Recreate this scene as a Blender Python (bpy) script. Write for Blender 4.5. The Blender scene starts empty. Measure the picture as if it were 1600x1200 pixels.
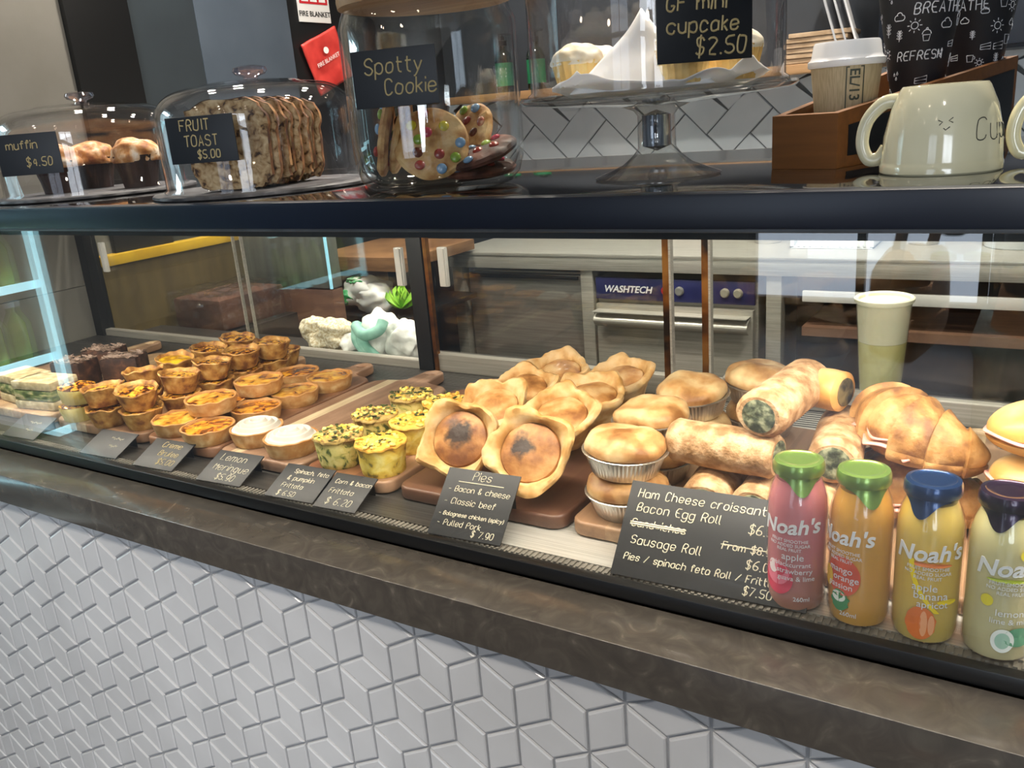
import bpy, bmesh, math, random
from mathutils import Vector, Matrix, noise
PI = math.pi
S = bpy.context.scene
COL = S.collection
RND = random.Random(7)

# ------------------------------------------------------------------ camera, world, light, exposure
EYE = 1.42
cam_d = bpy.data.cameras.new('camera')
cam_d.sensor_width = 36.0
cam_d.lens = 36.0 * 1347.18 / 1600.0
cam_d.clip_start = 0.02
cam = bpy.data.objects.new('camera', cam_d)
COL.objects.link(cam)
# columns: camera right, camera up, camera back, in world axes
cam.matrix_world = Matrix((
    (0.84905077, -0.09378152, 0.51992097, 0.0),
    (0.52260495, 0.29333978, -0.80052223, 0.0),
    (-0.07743931, 0.95139729, 0.29807105, EYE),
    (0, 0, 0, 1)))
S.camera = cam

S.view_settings.view_transform = 'Standard'
S.view_settings.look = 'None'
S.view_settings.gamma = 1.0
S.view_settings.use_curve_mapping = False
S.view_settings.exposure = 0.28
S.cycles.transparent_max_bounces = 40
S.cycles.max_bounces = 10
S.cycles.sample_clamp_indirect = 4.0

world = bpy.data.worlds.new('sky')
world.use_nodes = True
world.node_tree.nodes['Background'].inputs[0].default_value = (0.72, 0.82, 1.0, 1)
world.node_tree.nodes['Background'].inputs[1].default_value = 1.0
S.world = world


def area(name, loc, rot, sx, sy, power, color, spread=PI):
    d = bpy.data.lights.new(name, 'AREA')
    d.shape = 'RECTANGLE'
    d.size, d.size_y, d.energy, d.color = sx, sy, power, color
    d.spread = spread
    o = bpy.data.objects.new(name, d)
    o.location, o.rotation_euler = loc, rot
    COL.objects.link(o)
    return o


WARM = (1.0, 0.90, 0.76)
NEUT = (1.0, 0.92, 0.80)
DAY = (0.86, 0.93, 1.0)
# daylight through the shop windows behind the customer
area('window_daylight', (-1.0, -4.02, 1.33), (PI / 2, 0, 0), 1.4, 2.5, 15, (0.72, 0.84, 1.0))
area('window_daylight_second', (1.5, -4.02, 1.55), (PI / 2, 0, 0), 2.0, 2.1, 100, DAY)
# the case's own light strip under the shelf
area('case_strip_light', (-1.10, 0.865, 1.293), (math.radians(14), 0, 0), 2.5, 0.02, 16, WARM)
area('case_strip_light_near', (0.20, 0.865, 1.293), (math.radians(14), 0, 0), 1.0, 0.02, 5.5, (1.0, 0.92, 0.80))


def spot(name, loc, power, color, angle=1.9, radius=0.045):
    d = bpy.data.lights.new(name, 'SPOT')
    d.energy, d.color, d.spot_size, d.spot_blend, d.shadow_soft_size = power, color, angle, 0.6, radius
    o = bpy.data.objects.new(name, d)
    o.location = loc
    COL.objects.link(o)
    return o


DOWNLIGHTS = [(-2.0, -0.55), (-1.0, -0.75), (0.1, -0.65), (-2.0, 1.25), (-1.15, 1.2), (-0.3, 1.2),
              (-2.05, 1.72), (-1.0, 1.9), (0.0, 1.9), (-0.5, -1.9), (-1.9, -1.9), (-1.6, 2.75), (-0.4, 2.75)]
CEIL = 2.75
for x, y in DOWNLIGHTS:
    spot('downlight', (x, y, CEIL - 0.03), 56 if y < 1 else (30 if y < 1.5 else (110 if y < 2.5 else 70)), NEUT)


# ------------------------------------------------------------------ materials
def lin(h):
    if not isinstance(h, str):
        return (*h, 1.0)
    c = [int(h[i:i + 2], 16) / 255 for i in (0, 2, 4)]
    return (*[v / 12.92 if v <= 0.04045 else ((v + 0.055) / 1.055) ** 2.4 for v in c], 1.0)


def nd(t, kind, **kw):
    n = t.nodes.new(kind)
    for k, v in kw.items():
        setattr(n, k, v)
    return n


def mat(name, base, rough=0.5, metal=0.0, spec=0.5, ramp=None, scale=20.0, detail=4.0, stretch=(1, 1, 1), bump=0.0, bscale=None,
        coat=0.0, sss=0.0, coord='Object', emit=None, power=1.0, trans=0.0, zramp=None, dist=0.0):
    """Principled material; ramp = [(pos, hex)] over noise; zramp = (z0, z1, hex, strength) browning of a crust between two heights."""
    m = bpy.data.materials.new(name)
    m.use_nodes = True
    t = m.node_tree
    b = t.nodes['Principled BSDF']
    b.inputs['Base Color'].default_value = lin(base)
    b.inputs['Roughness'].default_value = rough
    b.inputs['Metallic'].default_value = metal
    b.inputs['Specular IOR Level'].default_value = spec
    b.inputs['Coat Weight'].default_value = coat
    b.inputs['Coat Roughness'].default_value = 0.08
    if sss:
        b.inputs['Subsurface Weight'].default_value = sss
        b.inputs['Subsurface Radius'].default_value = (0.012, 0.009, 0.006)
        b.inputs['Subsurface Scale'].default_value = 0.3
    b.inputs['Transmission Weight'].default_value = trans
    if emit:
        b.inputs['Emission Color'].default_value = lin(emit)
        b.inputs['Emission Strength'].default_value = power
    tc = nd(t, 'ShaderNodeTexCoord')
    mp = nd(t, 'ShaderNodeMapping')
    mp.inputs['Scale'].default_value = stretch
    t.links.new(tc.outputs[coord], mp.inputs[0])
    col = None
    oi = nd(t, 'ShaderNodeObjectInfo')
    sc_ = nd(t, 'ShaderNodeVectorMath', operation='MULTIPLY_ADD')
    sc_.inputs[1].default_value = (3.1, 5.3, 7.7)
    t.links.new(oi.outputs['Random'], sc_.inputs[0])
    t.links.new(mp.outputs[0], sc_.inputs[2])
    mp = sc_
    if ramp:
        n = nd(t, 'ShaderNodeTexNoise')
        n.inputs['Scale'].default_value = scale
        n.inputs['Detail'].default_value = detail
        n.inputs['Distortion'].default_value = dist
        t.links.new(mp.outputs[0], n.inputs[0])
        r = nd(t, 'ShaderNodeValToRGB')
        el = r.color_ramp.elements
        while len(el) < len(ramp):
            el.new(0.5)
        for e, (p, c) in zip(el, ramp):
            e.position = 0.5 + (p - 0.5) * 0.62
            e.color = lin(c)
        t.links.new(n.outputs[0], r.inputs[0])
        col = r.outputs[0]
    if zramp:
        z0, z1, zc, zs = zramp
        sx = nd(t, 'ShaderNodeSeparateXYZ')
        t.links.new(tc.outputs['Object'], sx.inputs[0])
        mr = nd(t, 'ShaderNodeMapRange')
        mr.inputs[1].default_value, mr.inputs[2].default_value, mr.inputs[4].default_value = z0, z1, zs
        t.links.new(sx.outputs[2], mr.inputs[0])
        mx = nd(t, 'ShaderNodeMix', data_type='RGBA')
        t.links.new(mr.outputs[0], mx.inputs[0])
        if col:
            t.links.new(col, mx.inputs[6])
        else:
            mx.inputs[6].default_value = lin(base)
        mx.inputs[7].default_value = lin(zc)
        col = mx.outputs[2]
    if col:
        t.links.new(col, b.inputs['Base Color'])
    if bump:
        n2 = nd(t, 'ShaderNodeTexNoise')
        n2.inputs['Scale'].default_value = bscale or scale
        n2.inputs['Detail'].default_value = 5
        t.links.new(mp.outputs[0], n2.inputs[0])
        bp = nd(t, 'ShaderNodeBump')
        bp.inputs['Strength'].default_value = bump
        bp.inputs['Distance'].default_value = 0.003
        t.links.new(n2.outputs[0], bp.inputs['Height'])
        t.links.new(bp.outputs[0], b.inputs['Normal'])
    return m


def thin_glass(name, tint=(1, 1, 1), f0=0.045, grazing=0.9, rough=0.0):
    """Thin clear glass or acrylic: light passes straight, the surface mirrors by the Schlick rule."""
    m = bpy.data.materials.new(name)
    m.use_nodes = True
    t = m.node_tree
    t.nodes.clear()
    out = nd(t, 'ShaderNodeOutputMaterial')
    lw = nd(t, 'ShaderNodeLayerWeight')
    lw.inputs[0].default_value = 0.5
    pw = nd(t, 'ShaderNodeMath', operation='POWER')
    pw.inputs[1].default_value = 4.0
    ma = nd(t, 'ShaderNodeMath', operation='MULTIPLY_ADD')
    ma.inputs[1].default_value = grazing - f0
    ma.inputs[2].default_value = f0
    tr = nd(t, 'ShaderNodeBsdfTransparent')
    tr.inputs[0].default_value = (*tint, 1)
    gl = nd(t, 'ShaderNodeBsdfGlossy')
    gl.inputs['Roughness'].default_value = rough
    mx = nd(t, 'ShaderNodeMixShader')
    t.links.new(lw.outputs['Facing'], pw.inputs[0])
    t.links.new(pw.outputs[0], ma.inputs[0])
    t.links.new(ma.outputs[0], mx.inputs[0])
    t.links.new(tr.outputs[0], mx.inputs[1])
    t.links.new(gl.outputs[0], mx.inputs[2])
    t.links.new(mx.outputs[0], out.inputs[0])
    return m


def wood_mat(name, bands, grain, rough=0.5, axis=0, width=8.0, seed=0.0, coat=0.0):
    """Planks glued side by side (bands across one axis) with a grain running along the other."""
    m = bpy.data.materials.new(name)
    m.use_nodes = True
    t = m.node_tree
    b = t.nodes['Principled BSDF']
    b.inputs['Roughness'].default_value = rough
    b.inputs['Coat Weight'].default_value = coat
    tc = nd(t, 'ShaderNodeTexCoord')
    sx = nd(t, 'ShaderNodeSeparateXYZ')
    t.links.new(tc.outputs['Object'], sx.inputs[0])
    mu = nd(t, 'ShaderNodeMath', operation='MULTIPLY_ADD')
    mu.inputs[1].default_value = width
    mu.inputs[2].default_value = 0.5 + seed
    t.links.new(sx.outputs[axis], mu.inputs[0])
    r = nd(t, 'ShaderNodeValToRGB')
    r.color_ramp.interpolation = 'CONSTANT'
    el = r.color_ramp.elements
    while len(el) < len(bands):
        el.new(0.5)
    for e, (p, c) in zip(el, bands):
        e.position = p
        e.color = lin(c)
    t.links.new(mu.outputs[0], r.inputs[0])
    mp = nd(t, 'ShaderNodeMapping')
    sc = [60, 60, 60]
    sc[1 - axis if axis < 2 else 0] = 4
    mp.inputs['Scale'].default_value = sc
    t.links.new(tc.outputs['Object'], mp.inputs[0])
    n = nd(t, 'ShaderNodeTexNoise')
    n.inputs['Scale'].default_value = 1.5
    n.inputs['Detail'].default_value = 5
    t.links.new(mp.outputs[0], n.inputs[0])
    mr = nd(t, 'ShaderNodeMapRange')
    mr.inputs[1].default_value, mr.inputs[2].default_value = 0.35, 0.75
    mr.inputs[3].default_value, mr.inputs[4].default_value = 0.0, 0.6
    t.links.new(n.outputs[0], mr.inputs[0])
    mx = nd(t, 'ShaderNodeMix', data_type='RGBA')
    t.links.new(mr.outputs[0], mx.inputs[0])
    t.links.new(r.outputs[0], mx.inputs[6])
    mx.inputs[7].default_value = lin(grain)
    t.links.new(mx.outputs[2], b.inputs['Base Color'])
    return m


# ------------------------------------------------------------------ mesh building
class MB:
    def __init__(s):
        s.v, s.f = [], []

    def add(s, vs, fs, M=None):
        o = len(s.v)
        s.v += [tuple(M @ Vector(p)) if M else tuple(p) for p in vs]
        s.f += [tuple(i + o for i in f) for f in fs]
        return s

    def box(s, c, d, M=None, bev=0.0):
        bm = bmesh.new()
        bmesh.ops.create_cube(bm, size=1.0)
        for v in bm.verts:
            v.co = Vector((v.co.x * d[0] + c[0], v.co.y * d[1] + c[1], v.co.z * d[2] + c[2]))
        if bev:
            bmesh.ops.bevel(bm, geom=bm.edges[:], offset=bev, segments=2, affect='EDGES', profile=0.6)
        s.bm(bm, M)
        return s

    def bm(s, bm, M=None):
        bm.verts.index_update()
        s.add([v.co.copy() for v in bm.verts], [[v.index for v in f.verts] for f in bm.faces], M)
        bm.free()

    def lathe(s, prof, n=48, M=None, fn=None):
        """Profile of (radius, z); a radius of 0 makes a pole. fn(theta, i, r, z) -> (r, z) may shape it."""
        vs, fs, rings = [], [], []
        for i, (r, z) in enumerate(prof):
            if r < 1e-7 and not fn:
                rings.append([len(vs)])
                vs.append((0, 0, z))
            elif r < 1e-7:
                rings.append([len(vs)])
                vs.append((0, 0, fn(0, i, 0, z)[1]))
            else:
                ring = []
                for k in range(n):
                    th = 2 * PI * k / n
                    rr, zz = fn(th, i, r, z) if fn else (r, z)
                    ring.append(len(vs))
                    vs.append((rr * math.cos(th), rr * math.sin(th), zz))
                rings.append(ring)
        for a, b in zip(rings, rings[1:]):
            for k in range(n):
                k2 = (k + 1) % n
                if len(a) == 1 and len(b) == 1:
                    break
                if len(a) == 1:
                    fs.append((a[0], b[k2], b[k]))
                elif len(b) == 1:
                    fs.append((a[k], a[k2], b[0]))
                else:
                    fs.append((a[k], a[k2], b[k2], b[k]))
        return s.add(vs, fs, M)

    def grid(s, fn, nu, nv, wu=False, wv=False, M=None, cap=False):
        vs = [fn(i / (nu if wu else nu - 1), j / (nv if wv else nv - 1)) for i in range(nu) for j in range(nv)]
        fs = []
        for i in range(nu if wu else nu - 1):
            for j in range(nv if wv else nv - 1):
                i2, j2 = (i + 1) % nu, (j + 1) % nv
                fs.append((i * nv + j, i2 * nv + j, i2 * nv + j2, i * nv + j2))
        if cap and wv:
            fs.append(tuple(range(nv)))
            fs.append(tuple((nu - 1) * nv + j for j in reversed(range(nv))))
        return s.add(vs, fs, M)

    def tube(s, pts, r, n=8, M=None, closed=False):
        pts = [Vector(p) for p in pts]
        N = len(pts)
        rad = r if hasattr(r, '__len__') else [r] * N
        vs, fs = [], []
        up = Vector((0, 0, 1))
        t0 = (pts[1] - pts[0]).normalized()
        if abs(t0.dot(up)) > 0.95:
            up = Vector((0, 1, 0))
        for i, p in enumerate(pts):
            a = pts[(i - 1) % N] if (i or closed) else p
            b = pts[(i + 1) % N] if (i < N - 1 or closed) else p
            t = (b - a)
            t = t.normalized() if t.length > 1e-9 else t0
            x = up.cross(t)
            x = x.normalized() if x.length > 1e-6 else Vector((1, 0, 0))
            y = t.cross(x)
            up = y
            for k in range(n):
                an = 2 * PI * k / n
                vs.append(p + (x * math.cos(an) + y * math.sin(an)) * rad[i])
        for i in range(N if closed else N - 1):
            i2 = (i + 1) % N
            for k in range(n):
                k2 = (k + 1) % n
                fs.append((i * n + k, i * n + k2, i2 * n + k2, i2 * n + k))
        if not closed:
            fs.append(tuple(reversed(range(n))))
            fs.append(tuple((N - 1) * n + k for k in range(n)))
        return s.add(vs, fs, M)

    def prism(s, outline, z0, z1, M=None):
        n = len(outline)
        vs = [(x, y, z0) for x, y in outline] + [(x, y, z1) for x, y in outline]
        fs = [tuple(reversed(range(n))), tuple(range(n, 2 * n))]
        fs += [(k, (k + 1) % n, n + (k + 1) % n, n + k) for k in range(n)]
        return s.add(vs, fs, M)

    def blob(s, c, d, n=24, amp=0.0, fr=1.0, seed=0.0, M=None, flat=None, pw=1.0):
        """Rounded lump of half-sizes d with noise; flat = lowest z kept."""
        bm = bmesh.new()
        bmesh.ops.create_icosphere(bm, subdivisions=4 if n > 16 else 3, radius=1.0)
        for v in bm.verts:
            p = v.co.copy()
            p = Vector([math.copysign(abs(q) ** pw, q) for q in p])
            k = 1 + amp * noise.noise(v.co * fr + Vector((seed, seed * 1.7, 0)))
            q = Vector((c[0] + p.x * d[0] * k, c[1] + p.y * d[1] * k, c[2] + p.z * d[2] * k))
            if flat is not None and q.z < flat:
                q.z = flat
            v.co = q
        s.bm(bm, M)
        return s


def obj(name, mb, m, parent=None, loc=(0, 0, 0), rot=(0, 0, 0), sharp=40, label=None):
    me = bpy.data.meshes.new(name)
    me.from_pydata(mb.v, [], mb.f)
    me.validate()
    bm = bmesh.new()
    bm.from_mesh(me)
    bmesh.ops.recalc_face_normals(bm, faces=bm.faces)
    bm.to_mesh(me)
    bm.free()
    if sharp:
        me.polygons.foreach_set('use_smooth', [True] * len(me.polygons))
        me.set_sharp_from_angle(angle=math.radians(sharp))
    me.materials.append(m)
    o = bpy.data.objects.new(name, me)
    COL.objects.link(o)
    o.location, o.rotation_euler = loc, rot
    if parent:
        o.parent = parent
    if label:
        o['label'] = label
    return o


def tag(o, label, cat, group=None):
    o['label'], o['category'] = label, cat
    if group:
        o['group'] = group
    return o


def thing(name, label, cat, loc=(0, 0, 0), rz=0.0, group=None, rot=None):
    o = bpy.data.objects.new(name, None)
    o.empty_display_size = 0.03
    COL.objects.link(o)
    o.location = loc
    o.rotation_euler = rot or (0, 0, rz)
    return tag(o, label, cat, group)


def struct(name, mb, m, sharp=30):
    o = obj(name, mb, m, sharp=sharp)
    o['kind'] = 'structure'
    return o


def copy_tree(o, parent=None):
    c = o.copy()
    COL.objects.link(c)
    if parent:
        c.parent = parent
    for ch in list(o.children):
        copy_tree(ch, c)
    return c


def put(proto, used, loc, rot, label, group=None):
    """The first time the proto itself, then a copy with its parts."""
    if used.get(proto.name):
        o = copy_tree(proto)
    else:
        used[proto.name] = True
        o = proto
    o.location, o.rotation_euler = loc, rot
    o['label'] = label
    if group:
        o['group'] = group
    return o


USED = {}
ORD = ['first', 'second', 'third', 'fourth', 'fifth', 'sixth', 'seventh', 'eighth', 'ninth', 'tenth']


def plate(loops, thick, bev=0.002, M=None):
    """Flat plate with holes (2D curve, filled and extruded) as a mesh builder; thickness along z from 0."""
    cu = bpy.data.curves.new('plate', 'CURVE')
    cu.dimensions = '2D'
    cu.fill_mode = 'BOTH'
    cu.extrude = max(thick / 2 - bev, 0.0001)
    cu.bevel_depth = bev
    cu.bevel_resolution = 2
    cu.offset = -bev
    for lp in loops:
        sp = cu.splines.new('POLY')
        sp.points.add(len(lp) - 1)
        for p, (x, y) in zip(sp.points, lp):
            p.co = (x, y, 0, 1)
        sp.use_cyclic_u = True
    o = bpy.data.objects.new('plate', cu)
    COL.objects.link(o)
    bpy.context.view_layer.update()
    me = bpy.data.meshes.new_from_object(o.evaluated_get(bpy.context.evaluated_depsgraph_get()))
    mb = MB()
    T = Matrix.Translation((0, 0, thick / 2))
    mb.add([v.co for v in me.vertices], [list(p.vertices) for p in me.polygons], (M @ T) if M else T)
    bpy.data.objects.remove(o)
    bpy.data.curves.remove(cu)
    bpy.data.meshes.remove(me)
    return mb


def rrect(x0, y0, x1, y1, r, n=5):
    out = []
    for cx, cy, a in ((x1 - r, y0 + r, -PI / 2), (x1 - r, y1 - r, 0), (x0 + r, y1 - r, PI / 2), (x0 + r, y0 + r, PI)):
        for k in range(n + 1):
            t = a + PI / 2 * k / n
            out.append((cx + r * math.cos(t), cy + r * math.sin(t)))
    return out


def text_mb(s, size, ext=0.0004, align='CENTER', shear=0.0, bold=0.0):
    """Printed lettering in the XY plane, baseline at y = 0."""
    cu = bpy.data.curves.new('text', 'FONT')
    cu.body, cu.size, cu.align_x, cu.extrude, cu.shear = s, size, align, ext, shear
    cu.offset = bold
    cu.resolution_u = 3
    o = bpy.data.objects.new('text', cu)
    COL.objects.link(o)
    bpy.context.view_layer.update()
    me = bpy.data.meshes.new_from_object(o.evaluated_get(bpy.context.evaluated_depsgraph_get()))
    mb = MB()
    mb.add([v.co for v in me.vertices], [list(p.vertices) for p in me.polygons])
    bpy.data.objects.remove(o)
    bpy.data.curves.remove(cu)
    bpy.data.meshes.remove(me)
    return mb


GLYPH = dict(
    a='4f3g1g0f0d1c3c4d 4g4c', b='0i0c 0f1g3g4f4d3c1c0d', c='4f3g1g0f0d1c3c4d', d='4i4c 4f3g1g0f0d1c3c4d', e='0e4e4f3g1g0f0d1c3c4d',
    f='3h2i1h1c 0g3g', g='4f3g1g0f0d1c3c4d 4g4b3a1a0b', h='0i0c 0f1g3g4f4c', i='0g0c 0h0i', k='0i0c 3g0e 1e3c', l='0i0d1c',
    m='0g0c 0f1g2g3f3c 3f4g5g6f6c', n='0g0c 0f1g3g4f4c', o='1g3g4f4d3c1c0d0f1g', p='0g0a 0f1g3g4f4d3c1c0d', r='0g0c 0e1g3g',
    s='4f3g1g0f1e3e4d3c1c0d', t='1i1d2c3c 0g3g', u='0g0d1c3c4d 4g4c', v='0g2c4g', w='0g1c2f3c4g', y='0g2c 4g2c1a0a',
    A='0c2i4c 1e3e', B='0c0i3i4h3f0f 3f4e4d3c0c', C='4h3i1i0h0d1c3c4d', E='4i0i0c4c 0f3f', F='0c0i4i 0f3f', G='4h3i1i0h0d1c3c4d4e2e',
    H='0i0c 4i4c 0f4f', I='1i1c', K='0i0c 4i0f 1g4c', L='0i0c4c', M='0c0i2e4i4c', N='0c0i4c4i', O='1i3i4h4d3c1c0d0h1i', P='0c0i3i4h4g3f0f',
    R='0c0i3i4h4g3f0f 2f4c', S='4h3i1i0h0g1f3f4e4d3c1c0d', T='0i4i 2i2c', U='0i0d1c3c4d4i', W='0i1c2g3c4i')
GLYPH.update({
    '0': '1i3i4h4d3c1c0d0h1i', '1': '1h2i2c', '2': '0h1i3i4h4g0c4c', '3': '0i4i2f4e4d3c0c', '4': '3c3i0e4e', '5': '4i0i0f3f4e4d3c1c0d',
    '6': '4i2i0f0d1c3c4d4e3f1f0e', '7': '0i4i1c', '8': '1f0g0h1i3i4h4g3f1f0e0d1c3c4d4e3f', '9': '4f3e1e0f0h1i3i4h4d3c1c',
    '$': '4h3i1i0h1f3f4e3c1c0d 2j2b', '&': '4c0g1i2i3h0e0d1c2c4e', '-': '0e3e', '.': '0c1c', ',': '1d0b', '/': '0c4i', '(': '1i0g0d1b',
    ')': '0i1g1d0b', "'": '0i0h', '>': '0g2e0c', '<': '2g0e2c'})


def hand(mb, s, x, y, h, r, M=None, slant=0.12, z=0.0, jit=0.25):
    """Chalk-pen handwriting: strokes of a simple skeleton alphabet, h = capital height. Returns the end x."""
    u = h / 6
    rg = random.Random(s)
    for ch in s:
        if ch == ' ':
            x += 3.5 * u
            continue
        g = GLYPH.get(ch)
        if not g:
            continue
        wmax = 0
        for st in g.split():
            P = []
            for k in range(0, len(st), 2):
                gx, gy = int(st[k]), ord(st[k + 1]) - 99
                wmax = max(wmax, gx)
                gx += rg.uniform(-jit, jit)
                gy += rg.uniform(-jit, jit)
                P.append((x + (gx + gy * slant) * u * 0.82, y + gy * u, z))
            if len(P) > 3:
                Q = [P[0]]
                for a, b in zip(P, P[1:]):
                    Q.append(tuple(a[i] * 0.72 + b[i] * 0.28 for i in range(3)))
                    Q.append(tuple(a[i] * 0.28 + b[i] * 0.72 for i in range(3)))
                P = Q + [P[-1]]
            mb.tube(P, r, 4, M)
        x += (wmax * 0.82 + 1.4) * u
    return x


def rot_to(o, d, up=(0, 0, 1)):
    o.rotation_euler = Vector(d).to_track_quat('Z', 'Y').to_euler()


def smooth_path(pts, k=6):
    """Catmull-Rom through the points."""
    P = [Vector(p) for p in pts]
    P = [P[0]] + P + [P[-1]]
    out = []
    for i in range(1, len(P) - 2):
        for j in range(k):
            t = j / k
            a, b, c, d = P[i - 1:i + 3]
            out.append(0.5 * ((2 * b) + (c - a) * t + (2 * a - 5 * b + 4 * c - d) * t * t + (3 * b - a - 3 * c + d) * t ** 3))
    out.append(P[-2])
    return out

# ------------------------------------------------------------------ room shell
m_beige = mat('beige_paint', '706d65', 0.7, ramp=[(0.3, '6d6a62'), (0.7, '74716a')], scale=6, bump=0.05, bscale=120)
m_black_paint = mat('black_paint', '0b0c0e', 0.45)
m_slate = mat('dark_slate_panel', '2c3339', 0.5, ramp=[(0.3, '2a3137'), (0.7, '30383e')], scale=5)
m_blueslate = mat('blue_slate_panel', '454f5b', 0.5, ramp=[(0.3, '424c58'), (0.7, '49535f')], scale=4)
m_charcoal = mat('charcoal_paint', '3a3f46', 0.6, ramp=[(0.3, '383d44'), (0.7, '3d4249')], scale=5)
m_ceil = mat('ceiling_paint', 'b9b6b0', 0.8, ramp=[(0.3, 'b4b1ab'), (0.7, 'bdbab4')], scale=3)
m_floor = mat('dark_floor_tile', '4a4642', 0.35, ramp=[(0.35, '3f3b38'), (0.65, '524d48')], scale=5, bump=0.05)
m_olive = mat('olive_brown_laminate', '4a3c1f', 0.45, ramp=[(0.3, '43361b'), (0.7, '524425')], scale=4, stretch=(1, 6, 1))
m_yellow = mat('yellow_trim', 'c39a1e', 0.4, ramp=[(0.3, 'b88f18'), (0.7, 'cca428')], scale=9)

XW = -2.4
struct('floor', MB().box((-0.4, -0.3, -0.02), (5.6, 7.6, 0.04)), m_floor)
struct('ceiling', MB().box((-0.4, -0.3, CEIL + 0.03), (5.6, 7.6, 0.06)), m_ceil)
# left wall in its coloured bays, front to back (the drinks fridge stands in a recess before it)
wl = MB()
wl.box((XW - 0.05, 1.17, 1.895), (0.1, 0.78, 1.71)).box((XW - 0.05, 1.17, 0.52), (0.1, 0.78, 1.036))
struct('wall_left', wl, m_beige)
struct('wall_left.001', MB().box((XW - 0.05, -1.87, CEIL / 2), (0.1, 4.26, CEIL)), m_charcoal)
struct('wall_left.002', MB().box((XW - 0.75, 0.1, CEIL / 2), (0.1, 1.36, CEIL)), m_charcoal)
struct('trim_1', MB().box((XW - 0.03, 1.663, CEIL / 2), (0.1, 0.206, CEIL), bev=0.003), m_black_paint)
struct('wall_left.003', MB().box((XW - 0.05, 1.893, CEIL / 2), (0.1, 0.254, CEIL)), m_slate)
struct('wall_left.004', MB().box((XW - 0.047, 2.2245, CEIL / 2), (0.1, 0.409, CEIL), bev=0.002), m_blueslate)
struct('wall_left.005', MB().box((XW - 0.05, 2.915, CEIL / 2), (0.1, 0.97, CEIL)), m_black_paint)
struct('wall_back', MB().box((-0.4, 3.4, CEIL / 2), (5.6, 0.1, CEIL)), m_charcoal)
wf = MB()
for a, b in ((-3.2, -1.7), (-0.3, 0.5), (2.5, 2.9)):
    wf.box(((a + b) / 2, -4.0, CEIL / 2), (b - a, 0.12, CEIL))
for a, b, zb_ in ((-1.7, -0.3, 0.1), (0.5, 2.5, 0.4)):
    wf.box(((a + b) / 2, -4.0, zb_ / 2), (b - a, 0.12, zb_)).box(((a + b) / 2, -4.0, 2.7), (b - a, 0.12, 0.12))
struct('wall_front', wf, m_charcoal)
struct('wall_right', MB().box((2.4, -0.3, CEIL / 2), (0.1, 7.6, CEIL)), m_charcoal)
for i, (a, b) in enumerate(((-1.7, -0.3), (0.5, 2.5))):
    w = MB()
    zb_ = (0.1, 0.4)[i]
    for x in (a + 0.03, (a + b) / 2, b - 0.03):
        w.box((x, -3.97, (zb_ + 2.64) / 2), (0.05, 0.06, 2.64 - zb_))
    for z in (zb_ + 0.03, 2.05, 2.61):
        w.box(((a + b) / 2, -3.97, z), (b - a, 0.06, 0.05))
    struct('window_%d' % (i + 1), w, m_black_paint)
# wainscot on the left wall with a yellow cap
struct('trim_2', MB().box((XW + 0.012, 1.84, 0.545), (0.06, 0.70, 1.09), bev=0.002), m_olive)
struct('trim_3', MB().box((XW + 0.014, 1.84, 1.1), (0.07, 0.70, 0.03), bev=0.003), m_yellow)

# diagonal herringbone wall tiles behind the staff aisle
m_wtile = mat('grey_blue_wall_tile', 'a9b2ba', 0.22, ramp=[(0.3, 'a2abb3'), (0.7, 'b2bac1')], scale=2.5, coat=0.2)
m_grout = mat('dark_grout', '4e5357', 0.9, ramp=[(0.3, '494e52'), (0.7, '54595d')], scale=30)
tb, tg = MB(), MB()
L, Wd = 0.24, 0.12
c45 = math.sqrt(0.5)
for i in range(-24, 26):
    for j in range(-12, 14):
        for k in (0, 1):
            # herringbone cell in tile axes
            u0 = i * Wd + j * L + j * 0 
            ox, oy = (i * Wd + j * 2 * Wd, i * Wd - j * 2 * Wd)
            if k == 0:
                r = (ox, oy, ox + L, oy + Wd)
            else:
                r = (ox + L, oy, ox + L + Wd, oy + L)
                r = (ox - 0.0, oy + Wd, ox + Wd, oy + Wd + L)
            q = []
            for x, y in ((r[0], r[1]), (r[2], r[1]), (r[2], r[3]), (r[0], r[3])):
                q.append(((x - y) * c45 - 1.1, (x + y) * c45 + 1.2))
            xs, zs = [p[0] for p in q], [p[1] for p in q]
            if max(xs) < -2.38 or min(xs) > 1.6 or max(zs) < 0.93 or min(zs) > 1.5:
                continue
            cx, cz = sum(xs) / 4, sum(zs) / 4
            q1 = [(cx + (x - cx) * 0.985, cz + (z - cz) * 0.985) for x, z in q]
            q2 = [(cx + (x - cx) * 0.955, cz + (z - cz) * 0.955) for x, z in q]

            def cl(p):
                return (min(max(p[0], -2.39), 1.6), min(max(p[1], 0.93), 1.5))
            q1, q2 = [cl(p) for p in q1], [cl(p) for p in q2]
            tb.add([(x, 3.348, z) for x, z in q1] + [(x, 3.342, z) for x, z in q2],
                   [(4, 5, 6, 7)] + [(a, (a + 1) % 4, 4 + (a + 1) % 4, 4 + a) for a in range(4)])
struct('wall_back_tiles', tb, m_wtile)
struct('wall_back_grout', tg.box((-0.4, 3.349, 1.215), (4.0, 0.004, 0.572)), m_grout)

# ------------------------------------------------------------------ the counter: tiled front, stone ledge, display case
m_ftile = mat('white_glazed_tile', 'cbcbcd', 0.28, ramp=[(0.3, 'c7c7c9'), (0.7, 'cfcfd1')], scale=7, coat=0.25)
m_fgrout = mat('grey_grout', '9a9b9e', 0.85, ramp=[(0.3, '949598'), (0.7, 'a0a1a4')], scale=40)
s_ = 0.058
ft = MB()
up, dl, dr = (0, s_), (-0.8660254 * s_, -0.5 * s_), (0.8660254 * s_, -0.5 * s_)


def clampz(z):
    return min(z, 0.7975)


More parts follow.
